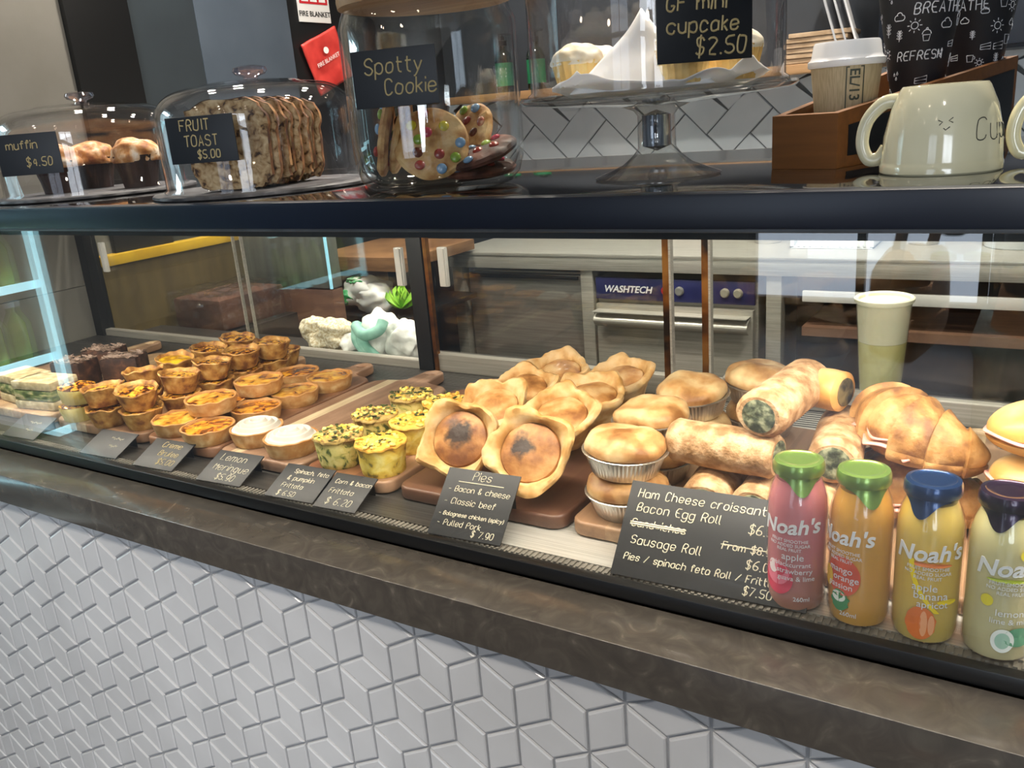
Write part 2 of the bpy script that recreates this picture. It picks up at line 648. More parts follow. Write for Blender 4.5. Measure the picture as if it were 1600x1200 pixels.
for j in range(-8, 3):
    for i in range(-22, 24):
        cx = -0.566 + (i + 0.5 * (j % 2)) * 1.7320508 * s_
        cz = 0.717 + j * 1.5 * s_
        if cx < -2.42 or cx > 1.2 or cz > 0.87:
            continue
        for a, b in ((up, dl), (dl, dr), (dr, up)):
            q = [(cx, cz), (cx + a[0], cz + a[1]), (cx + a[0] + b[0], cz + a[1] + b[1]), (cx + b[0], cz + b[1])]
            if min(p[1] for p in q) > 0.79:
                continue
            mx, mz = sum(p[0] for p in q) / 4, sum(p[1] for p in q) / 4
            A = [(mx + (x - mx) * 0.945, mz + (z - mz) * 0.945) for x, z in q]
            B = [(mx + (x - mx) * 0.915, mz + (z - mz) * 0.915) for x, z in q]
            C_ = [(mx + (x - mx) * 0.83, mz + (z - mz) * 0.83) for x, z in q]
            vs = [(x, 0.7445, clampz(z)) for x, z in A] + [(x, 0.7422, clampz(z)) for x, z in B] + [(x, 0.741, clampz(z)) for x, z in C_]
            fs = [(8, 9, 10, 11)]
            for k in range(4):
                k2 = (k + 1) % 4
                fs += [(k, k2, 4 + k2, 4 + k), (4 + k, 4 + k2, 8 + k2, 8 + k)]
            ft.add(vs, fs)
struct('wall_counter', ft, m_ftile, sharp=8)
struct('wall_counter_grout', MB().box((-0.6, 0.77, 0.4), (3.6, 0.05, 0.796)), m_fgrout)
struct('trim_4', MB().box((-0.6, 0.765, 0.805), (3.6, 0.03, 0.0138)), m_black_paint)  # black recess strip standing in for the shadow under the stone ledge

m_stone = mat('brown_grey_stone', '554e48', 0.22, ramp=[(0.2, '46413c'), (0.5, '4e4842'), (0.72, '565049'), (0.9, '6e665c')], scale=28, detail=10, dist=1.6, coat=0.3, bump=0.02)
ledge = obj('stone_ledge', MB().box((-0.6, 0.7575, 0.841), (3.6, 0.082, 0.058), bev=0.0025), m_stone)
tag(ledge, 'polished brown grey stone ledge running along the counter below the glass', 'counter ledge')

m_satin = mat('satin_black_metal', '0c1424', 0.34, ramp=[(0.3, '0a1220'), (0.7, '0e1729')], scale=4, spec=0.5)
m_granite = mat('black_gloss_top', '0c0b0a', 0.06, ramp=[(0.45, '0a0909'), (0.62, '151312'), (0.72, '2a2724')], scale=260, detail=2, coat=1.0, spec=0.9)
m_steel = mat('brushed_steel', 'b9b5ac', 0.33, 0.5, ramp=[(0.3, 'aca89f'), (0.7, 'c6c2b9')], scale=6, stretch=(1, 60, 60), bump=0.03)
m_steel_d = mat('dull_steel', '9d988e', 0.42, 0.4, ramp=[(0.3, '948f85'), (0.7, 'a7a298')], scale=5, stretch=(1, 50, 50))
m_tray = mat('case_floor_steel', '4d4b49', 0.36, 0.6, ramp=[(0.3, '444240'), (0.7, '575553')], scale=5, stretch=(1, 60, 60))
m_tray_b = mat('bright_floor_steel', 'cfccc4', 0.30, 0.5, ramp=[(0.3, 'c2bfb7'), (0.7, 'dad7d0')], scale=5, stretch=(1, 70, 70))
m_glass = thin_glass('clear_pane', (0.97, 0.985, 0.98), 0.085, 0.80)
m_glass_r = thin_glass('rear_pane', (0.95, 0.965, 0.955), 0.05, 0.6)
m_plastic = mat('frosted_plastic', 'c9c6be', 0.25, ramp=[(0.3, 'c2bfb7'), (0.7, 'd0cdc5')], scale=20, coat=0.5)
m_led = mat('led_strip', 'fff1d8', 0.5, emit='ffe2b0', power=3.0)

YG, YB = 0.806, 1.47
case = thing('display_case', 'long glass fronted food display case with a black gloss top shelf', 'display case', (-0.6, 0.8, 0.87))
O = (0.6, -0.8, -0.87)   # world to case


def cp(name, mb, m, **k):
    return obj(name, mb, m, case, O, **k)


X0, X1 = -2.39, 0.85
XM, XL = (X0 + X1) / 2, X1 - X0
cp('sill_frame', MB().box((XM, 0.8075, 0.8795), (XL, 0.015, 0.019), bev=0.002), mat('black_frame', '0a0b0d', 0.4, ramp=[(0.3, '090a0c'), (0.7, '0d0e10')], scale=6))
comb = MB()
nT = 420
for k in range(nT):
    x = X0 + XL * (k + 0.5) / nT
    comb.box((x, 0.8215, 0.8885), (XL / nT * 0.5, 0.0125, 0.004))
comb.box((XM, 0.8215, 0.8875), (XL, 0.013, 0.002))
cp('air_slot_comb', comb, mat('comb_grey', '6b675f', 0.5, ramp=[(0.3, '625e57'), (0.7, '746f66')], scale=20))
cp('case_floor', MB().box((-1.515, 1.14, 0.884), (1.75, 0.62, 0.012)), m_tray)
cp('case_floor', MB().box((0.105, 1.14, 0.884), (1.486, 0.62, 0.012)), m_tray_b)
gr = MB().box((XM, 1.4155, 0.8865), (XL, 0.088, 0.005))
for k in range(9):
    gr.box((XM, 1.376 + k * 0.0098, 0.8893), (XL, 0.0045, 0.0025))
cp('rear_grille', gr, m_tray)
cp('front_glass', MB().box((XM, YG, 1.094), (XL, 0.008, 0.41)), m_glass)
sh = cp('top_shelf', MB().box((XM, 1.122, 1.318), (XL, 0.63, 0.036), bev=0.003), m_granite)
cp('shelf_edge', MB().box((XM, 0.798, 1.319), (XL, 0.022, 0.034), bev=0.004), m_satin)
cp('shelf_lip', MB().box((XM, 0.802, 1.3005), (XL, 0.022, 0.004), bev=0.001), mat('grey_lip', '4a4d50', 0.4, ramp=[(0.3, '44474a'), (0.7, '505356')], scale=30))
cp('shelf_back_trim', MB().box((XM, 1.44, 1.3175), (XL, 0.008, 0.036)), m_steel)
cp('header', MB().box((XM, 0.826, 1.2945), (XL, 0.022, 0.0125)), m_black_paint)
cp('light_strip', MB().box((XM, 0.865, 1.297), (XL, 0.03, 0.005)), m_led)
# rear sliding doors
for a, b in ((X0 + 0.02, -1.188), (-1.145, X1)):
    zt = 0.905 if a < -1.5 else 0.925
    cp('rear_rail', MB().box(((a + b) / 2, YB, zt - 0.022), (b - a, 0.022, 0.05), bev=0.003), m_steel_d)
cp('rear_top_rail', MB().box((XM, YB, 1.288), (XL, 0.03, 0.024)), m_satin)
cp('rear_post', MB().box((X0 + 0.012, YB, 1.085), (0.035, 0.04, 0.40)), m_black_paint)
cp('rear_post', MB().box((-1.166, YB - 0.004, 1.08), (0.04, 0.03, 0.43), bev=0.002), m_black_paint)
m_gold = mat('bronze_edge', 'a8703a', 0.3, 0.9, ramp=[(0.35, '3a3230'), (0.5, '8a5a30'), (0.65, 'b98345')], scale=7, stretch=(1, 1, 1.4))
cp('door_stile', MB().box((-1.139, YB - 0.01, 1.09), (0.009, 0.012, 0.40)), m_gold)
for x in (-0.596, -0.522):
    st = cp('door_stile', MB().box((x, YB - 0.006, 1.10), (0.013, 0.012, 0.36)), m_gold)
    obj('stile_edge', MB().box((x + 0.008, YB - 0.006, 1.10), (0.004, 0.014, 0.36)), m_steel, st)
for x in (-1.745, -1.715):
    cp('door_stile', MB().box((x, YB - 0.006, 1.09), (0.0035, 0.008, 0.40)), m_steel_d)
for (a, b, dy, hx) in ((X0 + 0.03, -1.71, 0.006, -2.303), (-1.75, -1.19, -0.004, -1.213), (-1.135, -0.59, 0.006, -1.103), (-0.53, X1, -0.004, None)):
    d = cp('sliding_door', MB().box(((a + b) / 2, YB + dy, 1.098), (b - a, 0.004, 0.37)), m_glass_r)
    if hx:
        h = MB().box((hx, YB + dy - 0.008, 1.121), (0.022, 0.010, 0.085), bev=0.003)
        h.box((hx + 0.007, YB + dy - 0.014, 1.121), (0.003, 0.006, 0.08))
        obj('door_handle', h, m_plastic, d, label='frosted plastic finger pull')

# rear work ledge behind the doors
m_dark_ledge = mat('dark_laminate', '2b2724', 0.4, ramp=[(0.3, '272320'), (0.7, '302b28')], scale=6)
tag(obj('rear_ledge', MB().box((-0.77, 1.565, 0.865), (3.2, 0.165, 0.02), bev=0.002).box((-0.77, 1.6, 0.43), (3.2, 0.06, 0.85)), m_dark_ledge),
    'dark work ledge just behind the sliding doors of the display case', 'ledge')

# ------------------------------------------------------------------ behind the counter
bench = thing('steel_bench', 'stainless steel back bench above the dishwasher', 'bench', (-0.6, 3.0, 0))
OB = (0.6, -3.0, 0)


def bp(name, mb, m, **k):
    return obj(name, mb, m, bench, OB, **k)


bp('bench_top', MB().box((-0.405, 3.05, 0.915), (3.27, 0.6, 0.012), bev=0.002), m_steel)
bp('upstand', MB().box((-0.405, 3.336, 0.975), (3.27, 0.012, 0.11)), m_steel)
bp('apron', MB().box((-0.405, 2.76, 0.885), (3.27, 0.012, 0.05), bev=0.002), m_steel)
bp('lower_shelf', MB().box((0.28, 3.05, 0.68), (1.9, 0.56, 0.03)), mat('brown_shelf', '6b4d3c', 0.5, ramp=[(0.3, '62463a'), (0.7, '765744')], scale=7, stretch=(1, 8, 1)))
bp('front_rail', MB().box((0.28, 2.775, 0.795), (1.9, 0.02, 0.035), bev=0.003), mat('white_rail', 'c8c6c2', 0.4, ramp=[(0.3, 'c0beba'), (0.7, 'd0ceca')], scale=8))
bp('back_panel', MB().box((-0.405, 3.33, 0.45), (3.27, 0.012, 0.88)), m_black_paint)
for x in (-2.012, -1.437, -0.76, 0.4, 1.2):
    bp('leg', MB().box((x, 2.79, 0.44), (0.05, 0.05, 0.88), bev=0.004), m_steel_d)

m_fdoor = mat('smoked_steel_door', '6a6661', 0.28, 0.35, ramp=[(0.3, '625e59'), (0.7, '736f69')], scale=4, stretch=(1, 1, 30))
fr = thing('under_bench_fridge', 'dark steel under bench fridge left of the dishwasher', 'fridge', (-1.72, 2.8, 0))
obj('body', MB().box((0, 0.25, 0.43), (0.50, 0.46, 0.82)), m_steel_d, fr)
dr_ = obj('door', MB().box((0, 0.0, 0.43), (0.5, 0.03, 0.81), bev=0.004), m_fdoor, fr)
obj('door_handle', MB().box((0, -0.018, 0.825), (0.48, 0.012, 0.014), bev=0.003), m_black_paint, dr_)

dw = thing('dishwasher', 'steel commercial dishwasher with a navy control strip under the bench', 'dishwasher', (-1.113, 2.78, 0))
obj('body', MB().box((0, 0.27, 0.43), (0.59, 0.51, 0.80), bev=0.004), m_steel_d, dw)
pn = obj('control_strip', MB().box((0, 0.0, 0.795), (0.58, 0.02, 0.078), bev=0.002), mat('navy_panel', '23264f', 0.3, ramp=[(0.3, '20234a'), (0.7, '282b58')], scale=9), dw)
m_white_print = mat('white_print', 'dfe0e4', 0.5)
t = text_mb('WASHTECH', 0.034, shear=0.25, bold=0.0006)
obj('lettering', t, m_white_print, pn, (-0.165, -0.0112, 0.783), (PI / 2, 0, 0), sharp=0)
for k, (x, c) in enumerate(((-0.02, 'a8242a'), (0.03, '70706c'), (0.19, '8f8a7c'), (0.235, '8f8a7c'))):
    kb = MB().lathe([(0.016, 0), (0.016, 0.006), (0.012, 0.012), (0, 0.012)], 20)
    obj('knob', kb, mat('knob_%s' % c, c, 0.35), pn, (x, -0.01, 0.795), (PI / 2, 0, 0))
dd = obj('door', MB().box((0, -0.005, 0.41), (0.575, 0.03, 0.66), bev=0.004), m_steel_d, dw)
hb = MB().grid(lambda u, v: ((u - 0.5) * 0.56, -0.02 - 0.045 * math.sin(PI * v * 0.9), 0.72 - 0.06 * v), 20, 9)
hb.box((0, -0.045, 0.72), (0.56, 0.05, 0.003))
obj('door_handle', hb, m_steel, dd, label='bright folded steel handle across the door')

# timber bench and cabinet at the left end
m_timber = mat('warm_timber', '7a5638', 0.5, ramp=[(0.3, '6b4a2f'), (0.7, '8a6442')], scale=6, stretch=(1, 1, 10))
tbn = thing('timber_bench', 'timber bench with an open shelf left of the steel bench', 'bench', (-2.2, 3.0, 0))
OT = (2.2, -3.0, 0)
for n_, c, d in (('bench_top', (-2.155, 2.56, 0.95), (0.47, 0.42, 0.04)), ('lower_shelf', (-2.145, 2.53, 0.752), (0.45, 0.46, 0.02)),
                 ('side_panel', (-2.38, 2.56, 0.465), (0.02, 0.41, 0.93)), ('drawer_front', (-2.145, 2.32, 0.37), (0.45, 0.02, 0.74))):
    obj(n_, MB().box(c, d, bev=0.003), m_timber if n_ in ('bench_top', 'side_panel') else m_black_paint, tbn, OT)
obj('top_band', MB().box((-2.155, 2.345, 0.945), (0.47, 0.012, 0.05), bev=0.002), m_timber, tbn, OT)

m_gpanel = mat('grey_steel_panel', '7d7f78', 0.4, 0.5, ramp=[(0.3, '74766f'), (0.7, '868880')], scale=3, stretch=(12, 1, 1))
m_brownp = mat('brown_cabinet', '6a4c3a', 0.45, ramp=[(0.3, '60443a'), (0.7, '765543')], scale=4, stretch=(1, 1, 8))
cab = thing('side_partition', 'brown side partition with a grey steel upper panel against the left wall', 'partition', (-2.17, 1.98, 0))
obj('body', MB().box((0, 0.05, 0.46), (0.42, 0.05, 0.93), bev=0.003), m_brownp, cab)
obj('upper_panel', MB().box((0, 0.05, 1.075), (0.42, 0.05, 0.29), bev=0.003), m_gpanel, cab)
obj('edge_strip', MB().box((0.211, 0.023, 1.075), (0.008, 0.006, 0.29)), mat('pale_cyan_strip', '9fd6e6', 0.3, emit='8fd0e8', power=0.7), cab, label='edge strip with an added pale cyan glow imitating a reflection')  # strip given its own glow to imitate the fridge light mirrored here

# ------------------------------------------------------------------ chopping boards in the case
ZF, ZB = 0.891, 0.911


def board(x0, x1, hx, bands, label, y0=0.885, y1=1.315, hy=1.405, th=0.02, seed=0.0):
    w = x1 - x0
    cx = (x0 + x1) / 2
    a, b, c, d = -w / 2, w / 2, y0, y1
    h = hx - cx
    r = 0.022
    out = rrect(a, c, b, d, r)
    # the board's outline with a rounded handle on its far side
    k = 0.024
    pts = [p for p in out[:6]] + [(b, d - 0.035), (b - 0.004, d - 0.018), (b - 0.02, d - 0.004), (h + k + 0.02, d + 0.004), (h + k + 0.004, d + 0.012)]
    for j in range(9):
        t = PI * j / 8
        pts.append((h + k * math.cos(t), hy - k + k * math.sin(t) * 0.9))
    pts += [(h - k - 0.004, d + 0.012), (h - k - 0.02, d + 0.004), (a + 0.02, d - 0.004), (a + 0.004, d - 0.018), (a, d - 0.035)] + out[18:]
    hole = [(h + 0.011 * math.cos(2 * PI * j / 16), hy - 0.030 + 0.0085 * math.sin(2 * PI * j / 16)) for j in range(16)]
    m = wood_mat('board_wood', bands, '6b4d38', 0.45, 0, 1 / w)
    o = obj('chopping_board', plate([pts, hole], th, 0.004), m, loc=(cx, 0, ZF))
    return tag(o, label, 'chopping board')


BD = [(0.0, '9a7658'), (0.2, 'a98767'), (0.42, 'c4a984'), (0.52, '9c7a5c'), (0.75, '8e6a4e')]
board(-2.13, -1.945, -2.035, BD, 'wooden chopping board at the far end of the case, empty, its handle at the rear')
board(-1.935, -1.70, -1.845, [(0.0, 'b0916e'), (0.3, 'c2a680'), (0.45, 'ad8b68'), (0.7, 'bb9c76')], 'pale wooden chopping board under the chocolate cake slices')
board(-1.675, -1.395, -1.50, [(0.0, 'a88866'), (0.25, 'c8ae8a'), (0.38, 'a07c5c'), (0.7, '926d50')], 'wooden chopping board under the stacked custard tarts')
board(-1.388, -1.197, -1.29, [(0.0, '8d6447'), (0.4, '987256'), (0.75, '875e43')], 'wooden chopping board under the stacked brulee tarts')
board(-1.19, -0.995, -1.095, [(0.0, '9d7c64'), (0.08, '917058'), (0.16, 'd0bc98'), (0.28, '9a7a62'), (0.6, '8d6c56'), (0.85, '9c7d66')],
      'striped wooden chopping board under the two meringue tarts')
board(-0.985, -0.81, -0.89, [(0.0, '85553a'), (0.3, '966845'), (0.6, '7f5238'), (0.8, 'a88264')], 'reddish wooden chopping board under the frittatas')
board(-0.795, -0.515, -0.70, [(0.0, '5e3e2f'), (0.35, '6b4836'), (0.7, '593a2d')], 'dark reddish chopping board under the folded pies')
board(-0.505, -0.245, -0.38, BD, 'wooden chopping board under the foil pies and spinach rolls')
board(-0.235, 0.10, -0.07, BD, 'wooden chopping board under the croissants and bread rolls')

# ------------------------------------------------------------------ pastry materials
m_short = mat('shortcrust', 'c9a064', 0.65, ramp=[(0.3, 'b5854a'), (0.55, 'c9a068'), (0.75, 'd9b884')], scale=60, bump=0.25, bscale=220, sss=0.1, zramp=(0.012, 0.026, 'a5682a', 0.6))
m_brulee = mat('brulee_top', 'e8a02a', 0.18, ramp=[(0.34, '4c200a'), (0.48, '96501a'), (0.60, 'd08a22'), (0.76, 'eab03a')], scale=48, detail=6, dist=0.8, coat=0.7, bump=0.15, bscale=120, sss=0.1)
m_brulee2 = mat('brulee_top_golden', 'eab040', 0.2, ramp=[(0.30, '6a3210'), (0.42, 'b87a28'), (0.56, 'dca23a'), (0.74, 'eec05a')], scale=36, detail=6, dist=0.7, coat=0.6, bump=0.15, bscale=120, sss=0.1)
m_meringue = mat('meringue', 'c4beb3', 0.6, ramp=[(0.3, 'bfb8ac'), (0.7, 'c9c4ba')], scale=30)
m_flaky = mat('flaky_pastry', 'd6a04e', 0.6, ramp=[(0.28, '7a4a22'), (0.45, 'a97636'), (0.65, 'c4954e'), (0.8, 'd8b070')], scale=50, bump=0.4, bscale=140, sss=0.1)
m_ctop = mat('custard_blistered', 'e3a83a', 0.22, ramp=[(0.34, '3f1d0c'), (0.46, '7e4418'), (0.56, 'c98a28'), (0.72, 'e8b844')], scale=80, detail=7, dist=1.0, coat=0.6, bump=0.3, bscale=90, sss=0.1)
m_cyel = mat('custard_yellow', 'dcae1c', 0.25, ramp=[(0.3, 'a87912'), (0.5, 'd9a81c'), (0.7, 'ecc732')], scale=50, coat=0.5, bump=0.2, bscale=90)
m_spcake = mat('spinach_egg', 'd8c267', 0.7, ramp=[(0.30, '4f5a2c'), (0.40, 'a9a656'), (0.52, 'd9c873'), (0.75, 'e8d98e')], scale=62, detail=7, dist=1.2, bump=0.5, bscale=110, sss=0.1, zramp=(0.036, 0.046, '8a5526', 0.6))
m_corncake = mat('corn_egg', 'e7c64e', 0.6, ramp=[(0.27, '8a7a3c'), (0.36, 'd9b544'), (0.55, 'ecd060'), (0.75, 'f3df84')], scale=48, detail=5, dist=0.8, bump=0.4, bscale=120, sss=0.1, zramp=(0.034, 0.048, 'd58a22', 0.55))
m_herb = mat('spinach_flakes', '3a4520', 0.6, ramp=[(0.35, '2a3216'), (0.65, '55602c')], scale=60)
m_egg = mat('golden_crumbs', 'efcf52', 0.5, ramp=[(0.35, 'd9a832'), (0.65, 'f6e07c')], scale=80, sss=0.1)
m_puff = mat('golden_puff', 'd4ac70', 0.55, ramp=[(0.28, 'b5854a'), (0.5, 'd5ae74'), (0.72, 'e6c99a')], scale=34, bump=0.25, bscale=150, sss=0.12, zramp=(0.046, 0.068, 'b4813f', 0.45))
m_pielid = mat('baked_lid', 'b98648', 0.5, ramp=[(0.28, '86552a'), (0.5, 'b48048'), (0.75, 'd0aa76')], scale=30, bump=0.25, bscale=170, coat=0.15)
m_burn = mat('scorched_lid', 'b9783a', 0.5, ramp=[(0.28, '7c4620'), (0.5, 'b87838'), (0.75, 'd09a58')], scale=26, bump=0.25, bscale=170)
m_scorch = mat('scorch_mark', '2c1c18', 0.6, ramp=[(0.3, '1d1414'), (0.55, '3a241a'), (0.75, '5f3a22')], scale=60, bump=0.3, bscale=200)
m_foil = mat('foil_cup', 'd9d6d0', 0.30, 0.9, ramp=[(0.3, 'cfccc6'), (0.7, 'e3e0da')], scale=60)
m_crust = mat('pie_crust', 'b98c58', 0.5, ramp=[(0.28, '86582c'), (0.5, 'b68a56'), (0.75, 'd6b888')], scale=22, bump=0.2, bscale=160, sss=0.1)
m_rollp = mat('roll_pastry', 'b08a62', 0.65, ramp=[(0.28, '8f6a44'), (0.5, 'b28c64'), (0.75, 'cbab86')], scale=55, bump=0.7, bscale=190, sss=0.1)
m_spfill = mat('spinach_filling', '4d5440', 0.7, ramp=[(0.32, '2a3022'), (0.5, '555a44'), (0.7, '8a8c70')], scale=90, detail=6, bump=0.6, bscale=150)
m_croi = mat('croissant', 'a2743c', 0.55, ramp=[(0.28, '744a22'), (0.5, 'a0723c'), (0.75, 'c09660')], scale=34, stretch=(1, 1, 1), bump=0.5, bscale=150, coat=0.0, sss=0.1)
m_ham = mat('ham', 'd99a8c', 0.4, ramp=[(0.3, 'cf8a7c'), (0.7, 'e5b0a4')], scale=40, sss=0.3)
m_bun = mat('bread_roll_top', 'bf8a40', 0.4, ramp=[(0.28, '9a6428'), (0.5, 'c48e48'), (0.75, 'd9b376')], scale=14, coat=0.1, sss=0.1)
m_crumb = mat('bread_crumb', 'e9cf9a', 0.8, ramp=[(0.3, 'dfc088'), (0.7, 'f2e0b8')], scale=60, bump=0.3, sss=0.1)
m_choc = mat('chocolate_cake', '3c2418', 0.6, ramp=[(0.35, '2a1810'), (0.6, '452a1c'), (0.75, '5c3a28')], scale=50, bump=0.4)
m_flake = mat('chocolate_shavings', '8a7262', 0.6, ramp=[(0.35, '6b5648'), (0.65, 'a89284')], scale=50)

# ------------------------------------------------------------------ brulee and meringue tarts (smooth low shells)


def shell_mb(R, h, seed=0.0, wob=0.02):
    def fn(th, i, r, z):
        k = 1 + wob * noise.noise(Vector((math.cos(th) * 2, math.sin(th) * 2, z * 40 + seed)))
        return r * k, z * (1 + (0.10 * noise.noise(Vector((math.cos(th) * 3, math.sin(th) * 3, seed + 5))) if z > h * 0.7 else 0))
    return MB().lathe([(0, 0), (R * 0.84, 0), (R * 0.875, 0.0015), (R * 0.96, h * 0.6), (R, h * 0.97), (R * 0.985, h), (R * 0.93, h), (R * 0.91, h * 0.90), (R * 0.9, h * 0.7), (0, h * 0.7)], 56, fn=fn)


def top_mb(R, z, dome=0.002, amp=0.002, seed=0.0, fr=60, n=48):
    prof = [(R, z - 0.002), (R, z)] + [(R * (1 - k / 7), z + dome * math.sin(PI / 2 * k / 7)) for k in range(1, 7)] + [(0, z + dome)]

    def fn(th, i, r, zz):
        return r, zz + (amp * noise.noise(Vector((r * math.cos(th) * fr, r * math.sin(th) * fr, seed))) if i > 1 else 0)
    return MB().lathe(prof, n, fn=fn)


def brulee(name, topm, seed):
    t = thing(name, name, 'tart')
    obj('pastry_shell', shell_mb(0.0475, 0.027, seed), m_short, t)
    obj('custard', top_mb(0.0436, 0.0235, 0.0015, 0.0015, seed), topm, t)
    return t


br = [brulee('brulee_tart', m_brulee, 1.0), brulee('brulee_tart', m_brulee2, 4.0)]
GB = 'brulee tarts stacked on their board'
for n_, (x, y, z, v, lab) in enumerate((
        (-1.243, 0.918, 0, 0, 'dark glazed brulee tart at the front of the lower layer, left of the meringue tarts'),
        (-1.340, 0.930, 0, 1, 'orange topped brulee tart at the front left corner of the lower layer'),
        (-1.241, 1.028, 0, 0, 'glazed brulee tart second from the glass in the lower layer, behind the first meringue tart'),
        (-1.243, 1.130, 0, 1, 'orange brulee tart third from the glass in the lower layer, beside the striped board'),
        (-1.243, 1.228, 0, 1, 'bright orange brulee tart at the rear right of the lower layer, nearest the handle'),
        (-1.340, 1.030, 0, 0, 'brulee tart buried in the lower layer beneath the front upper tart'),
        (-1.340, 1.130, 0, 1, 'brulee tart buried in the lower layer beneath the rear upper tart'),
        (-1.340, 1.232, 0, 0, 'brown glazed brulee tart at the rear left of the lower layer'),
        (-1.300, 0.978, 1, 1, 'golden speckled brulee tart on the upper layer, nearest the glass'),
        (-1.300, 1.094, 1, 1, 'golden brulee tart with a dark centre on the upper layer, behind the other'))):
    put(br[v], USED if v == 0 else USED.setdefault('b2', {}), (x, y, ZB + 0.0280 * z), (0, 0, n_ * 1.3), lab, GB)


def meringue(name, seed):
    t = thing(name, name, 'tart')
    R = 0.046
    obj('pastry_shell', shell_mb(R, 0.028, seed), m_short, t)

    def fn(u, v):
        r = (1 - v) * R * 0.92
        th = 2 * PI * u
        sw = math.sin(9 * (th - 0) * 0 + (r / R) * 26 - th) * 0.5 + 0.5
        z = 0.027 + 0.009 * (1 - (r / R / 0.92) ** 2) + 0.0055 * sw * min(1, (1 - v) * 5) * min(1, v * 8)
        return (r * math.cos(th), r * math.sin(th), z)
    obj('meringue_swirl', MB().grid(fn, 72, 70, wu=True), m_meringue, t)
    return t


me_ = meringue('meringue_tart', 2.0)
for k, (x, y, lab) in enumerate(((-1.148, 0.945, 'white swirled meringue tart on the left, touching the glazed brulee tart'),
                                 (-1.052, 0.932, 'white swirled meringue tart on the right, beside the spinach frittata'))):
    put(me_, USED, (x, y, ZB), (0, 0, 2.2 * k), lab, 'meringue tarts')


# ------------------------------------------------------------------ custard tarts in ruffled pastry
def custard(name, seed, topm):
    t = thing(name, name, 'tart')
    R, h = 0.039, 0.036

    def fn(th, i, r, z):
        k = z / h
        ruf = 0.05 * k * noise.noise(Vector((math.cos(th) * 2.4, math.sin(th) * 2.4, seed))) + 0.02 * k * math.sin(9 * th + seed)
        dz = 0.16 * h * noise.noise(Vector((math.cos(th) * 2.0, math.sin(th) * 2.0, seed + 9))) if z > h * 0.8 else 0
        return r * (1 + ruf), z + dz
    obj('pastry_shell', MB().lathe([(0, 0), (R * 0.70, 0), (R * 0.74, 0.002), (R * 0.86, h * 0.5), (R * 0.97, h * 0.9), (R * 1.03, h), (R * 1.0, h * 1.06), (R * 0.93, h * 1.02),
                                    (R * 0.86, h * 0.85), (R * 0.8, h * 0.6), (0, h * 0.6)], 60, fn=fn), m_flaky, t)
    obj('custard', top_mb(R * 0.87, h * 0.86, 0.002, 0.004, seed, 50), topm, t)
    return t


cu = [custard('custard_tart', 1.0, m_ctop), custard('custard_tart', 5.0, m_ctop), custard('custard_tart', 8.0, m_cyel)]
GC = 'custard tarts stacked two high'
rows = {'right': [(-1.432, 0.921), (-1.435, 1.012), (-1.443, 1.103), (-1.447, 1.184), (-1.443, 1.262)],
        'left': [(-1.515, 0.905), (-1.535, 1.000), (-1.553, 1.095), (-1.548, 1.180), (-1.560, 1.270)]}
n_ = 0
for side, pts in rows.items():
    for i, (x, y) in enumerate(pts):
        for lv in (0, 1):
            v = (i + lv) % 2
            if lv and side == 'left' and i in (1, 2):
                v = 2
            jx, jy = RND.uniform(-0.006, 0.006), RND.uniform(-0.006, 0.006)
            rot = (RND.uniform(-0.12, 0.12) * lv, RND.uniform(-0.12, 0.12) * lv, RND.uniform(0, 6))
            what = ('yellow topped' if v == 2 else 'blistered') + ' custard tart '
            where = ('on top of' if lv else 'at the bottom of') + ' the %s stack from the glass, %s row' % (ORD[i], side)
            put(cu[v], USED.setdefault('cu%d' % v, {}), (x + jx * lv - (0.012 if lv else 0), y + jy * lv + (0.012 if lv else 0), ZB + 0.0365 * lv), rot, what + where, GC)
            n_ += 1
put(cu[0], USED['cu0'], (-1.478, 1.338 - 0.01, ZB), (0, 0, 1), 'lone custard tart on the board behind both stacked rows', GC)
# two stacked pale yellow custard cakes at the far left front
yc = thing('custard_cake', '', 'cake')
obj('body', MB().lathe([(0, 0), (0.028, 0), (0.030, 0.002), (0.035, 0.026), (0.034, 0.032), (0, 0.033)], 40), mat('yellow_sponge', 'dcc05c', 0.6, ramp=[(0.3, 'cdae4c'), (0.7, 'e8d27c')], scale=40, sss=0.1, bump=0.2, bscale=120), yc)
obj('glaze', top_mb(0.0345, 0.032, 0.004, 0.003, 3.0), m_ctop, yc)
put(yc, USED, (-1.612, 0.905, ZB), (0, 0, 0), 'yellow custard cake at the bottom of the pair left of the custard tarts', 'pale custard cakes')
put(yc, USED, (-1.606, 0.905, ZB + 0.0365), (0.08, 0, 2), 'brown topped custard cake on top of the pair left of the custard tarts', 'pale custard cakes')

# ------------------------------------------------------------------ frittatas


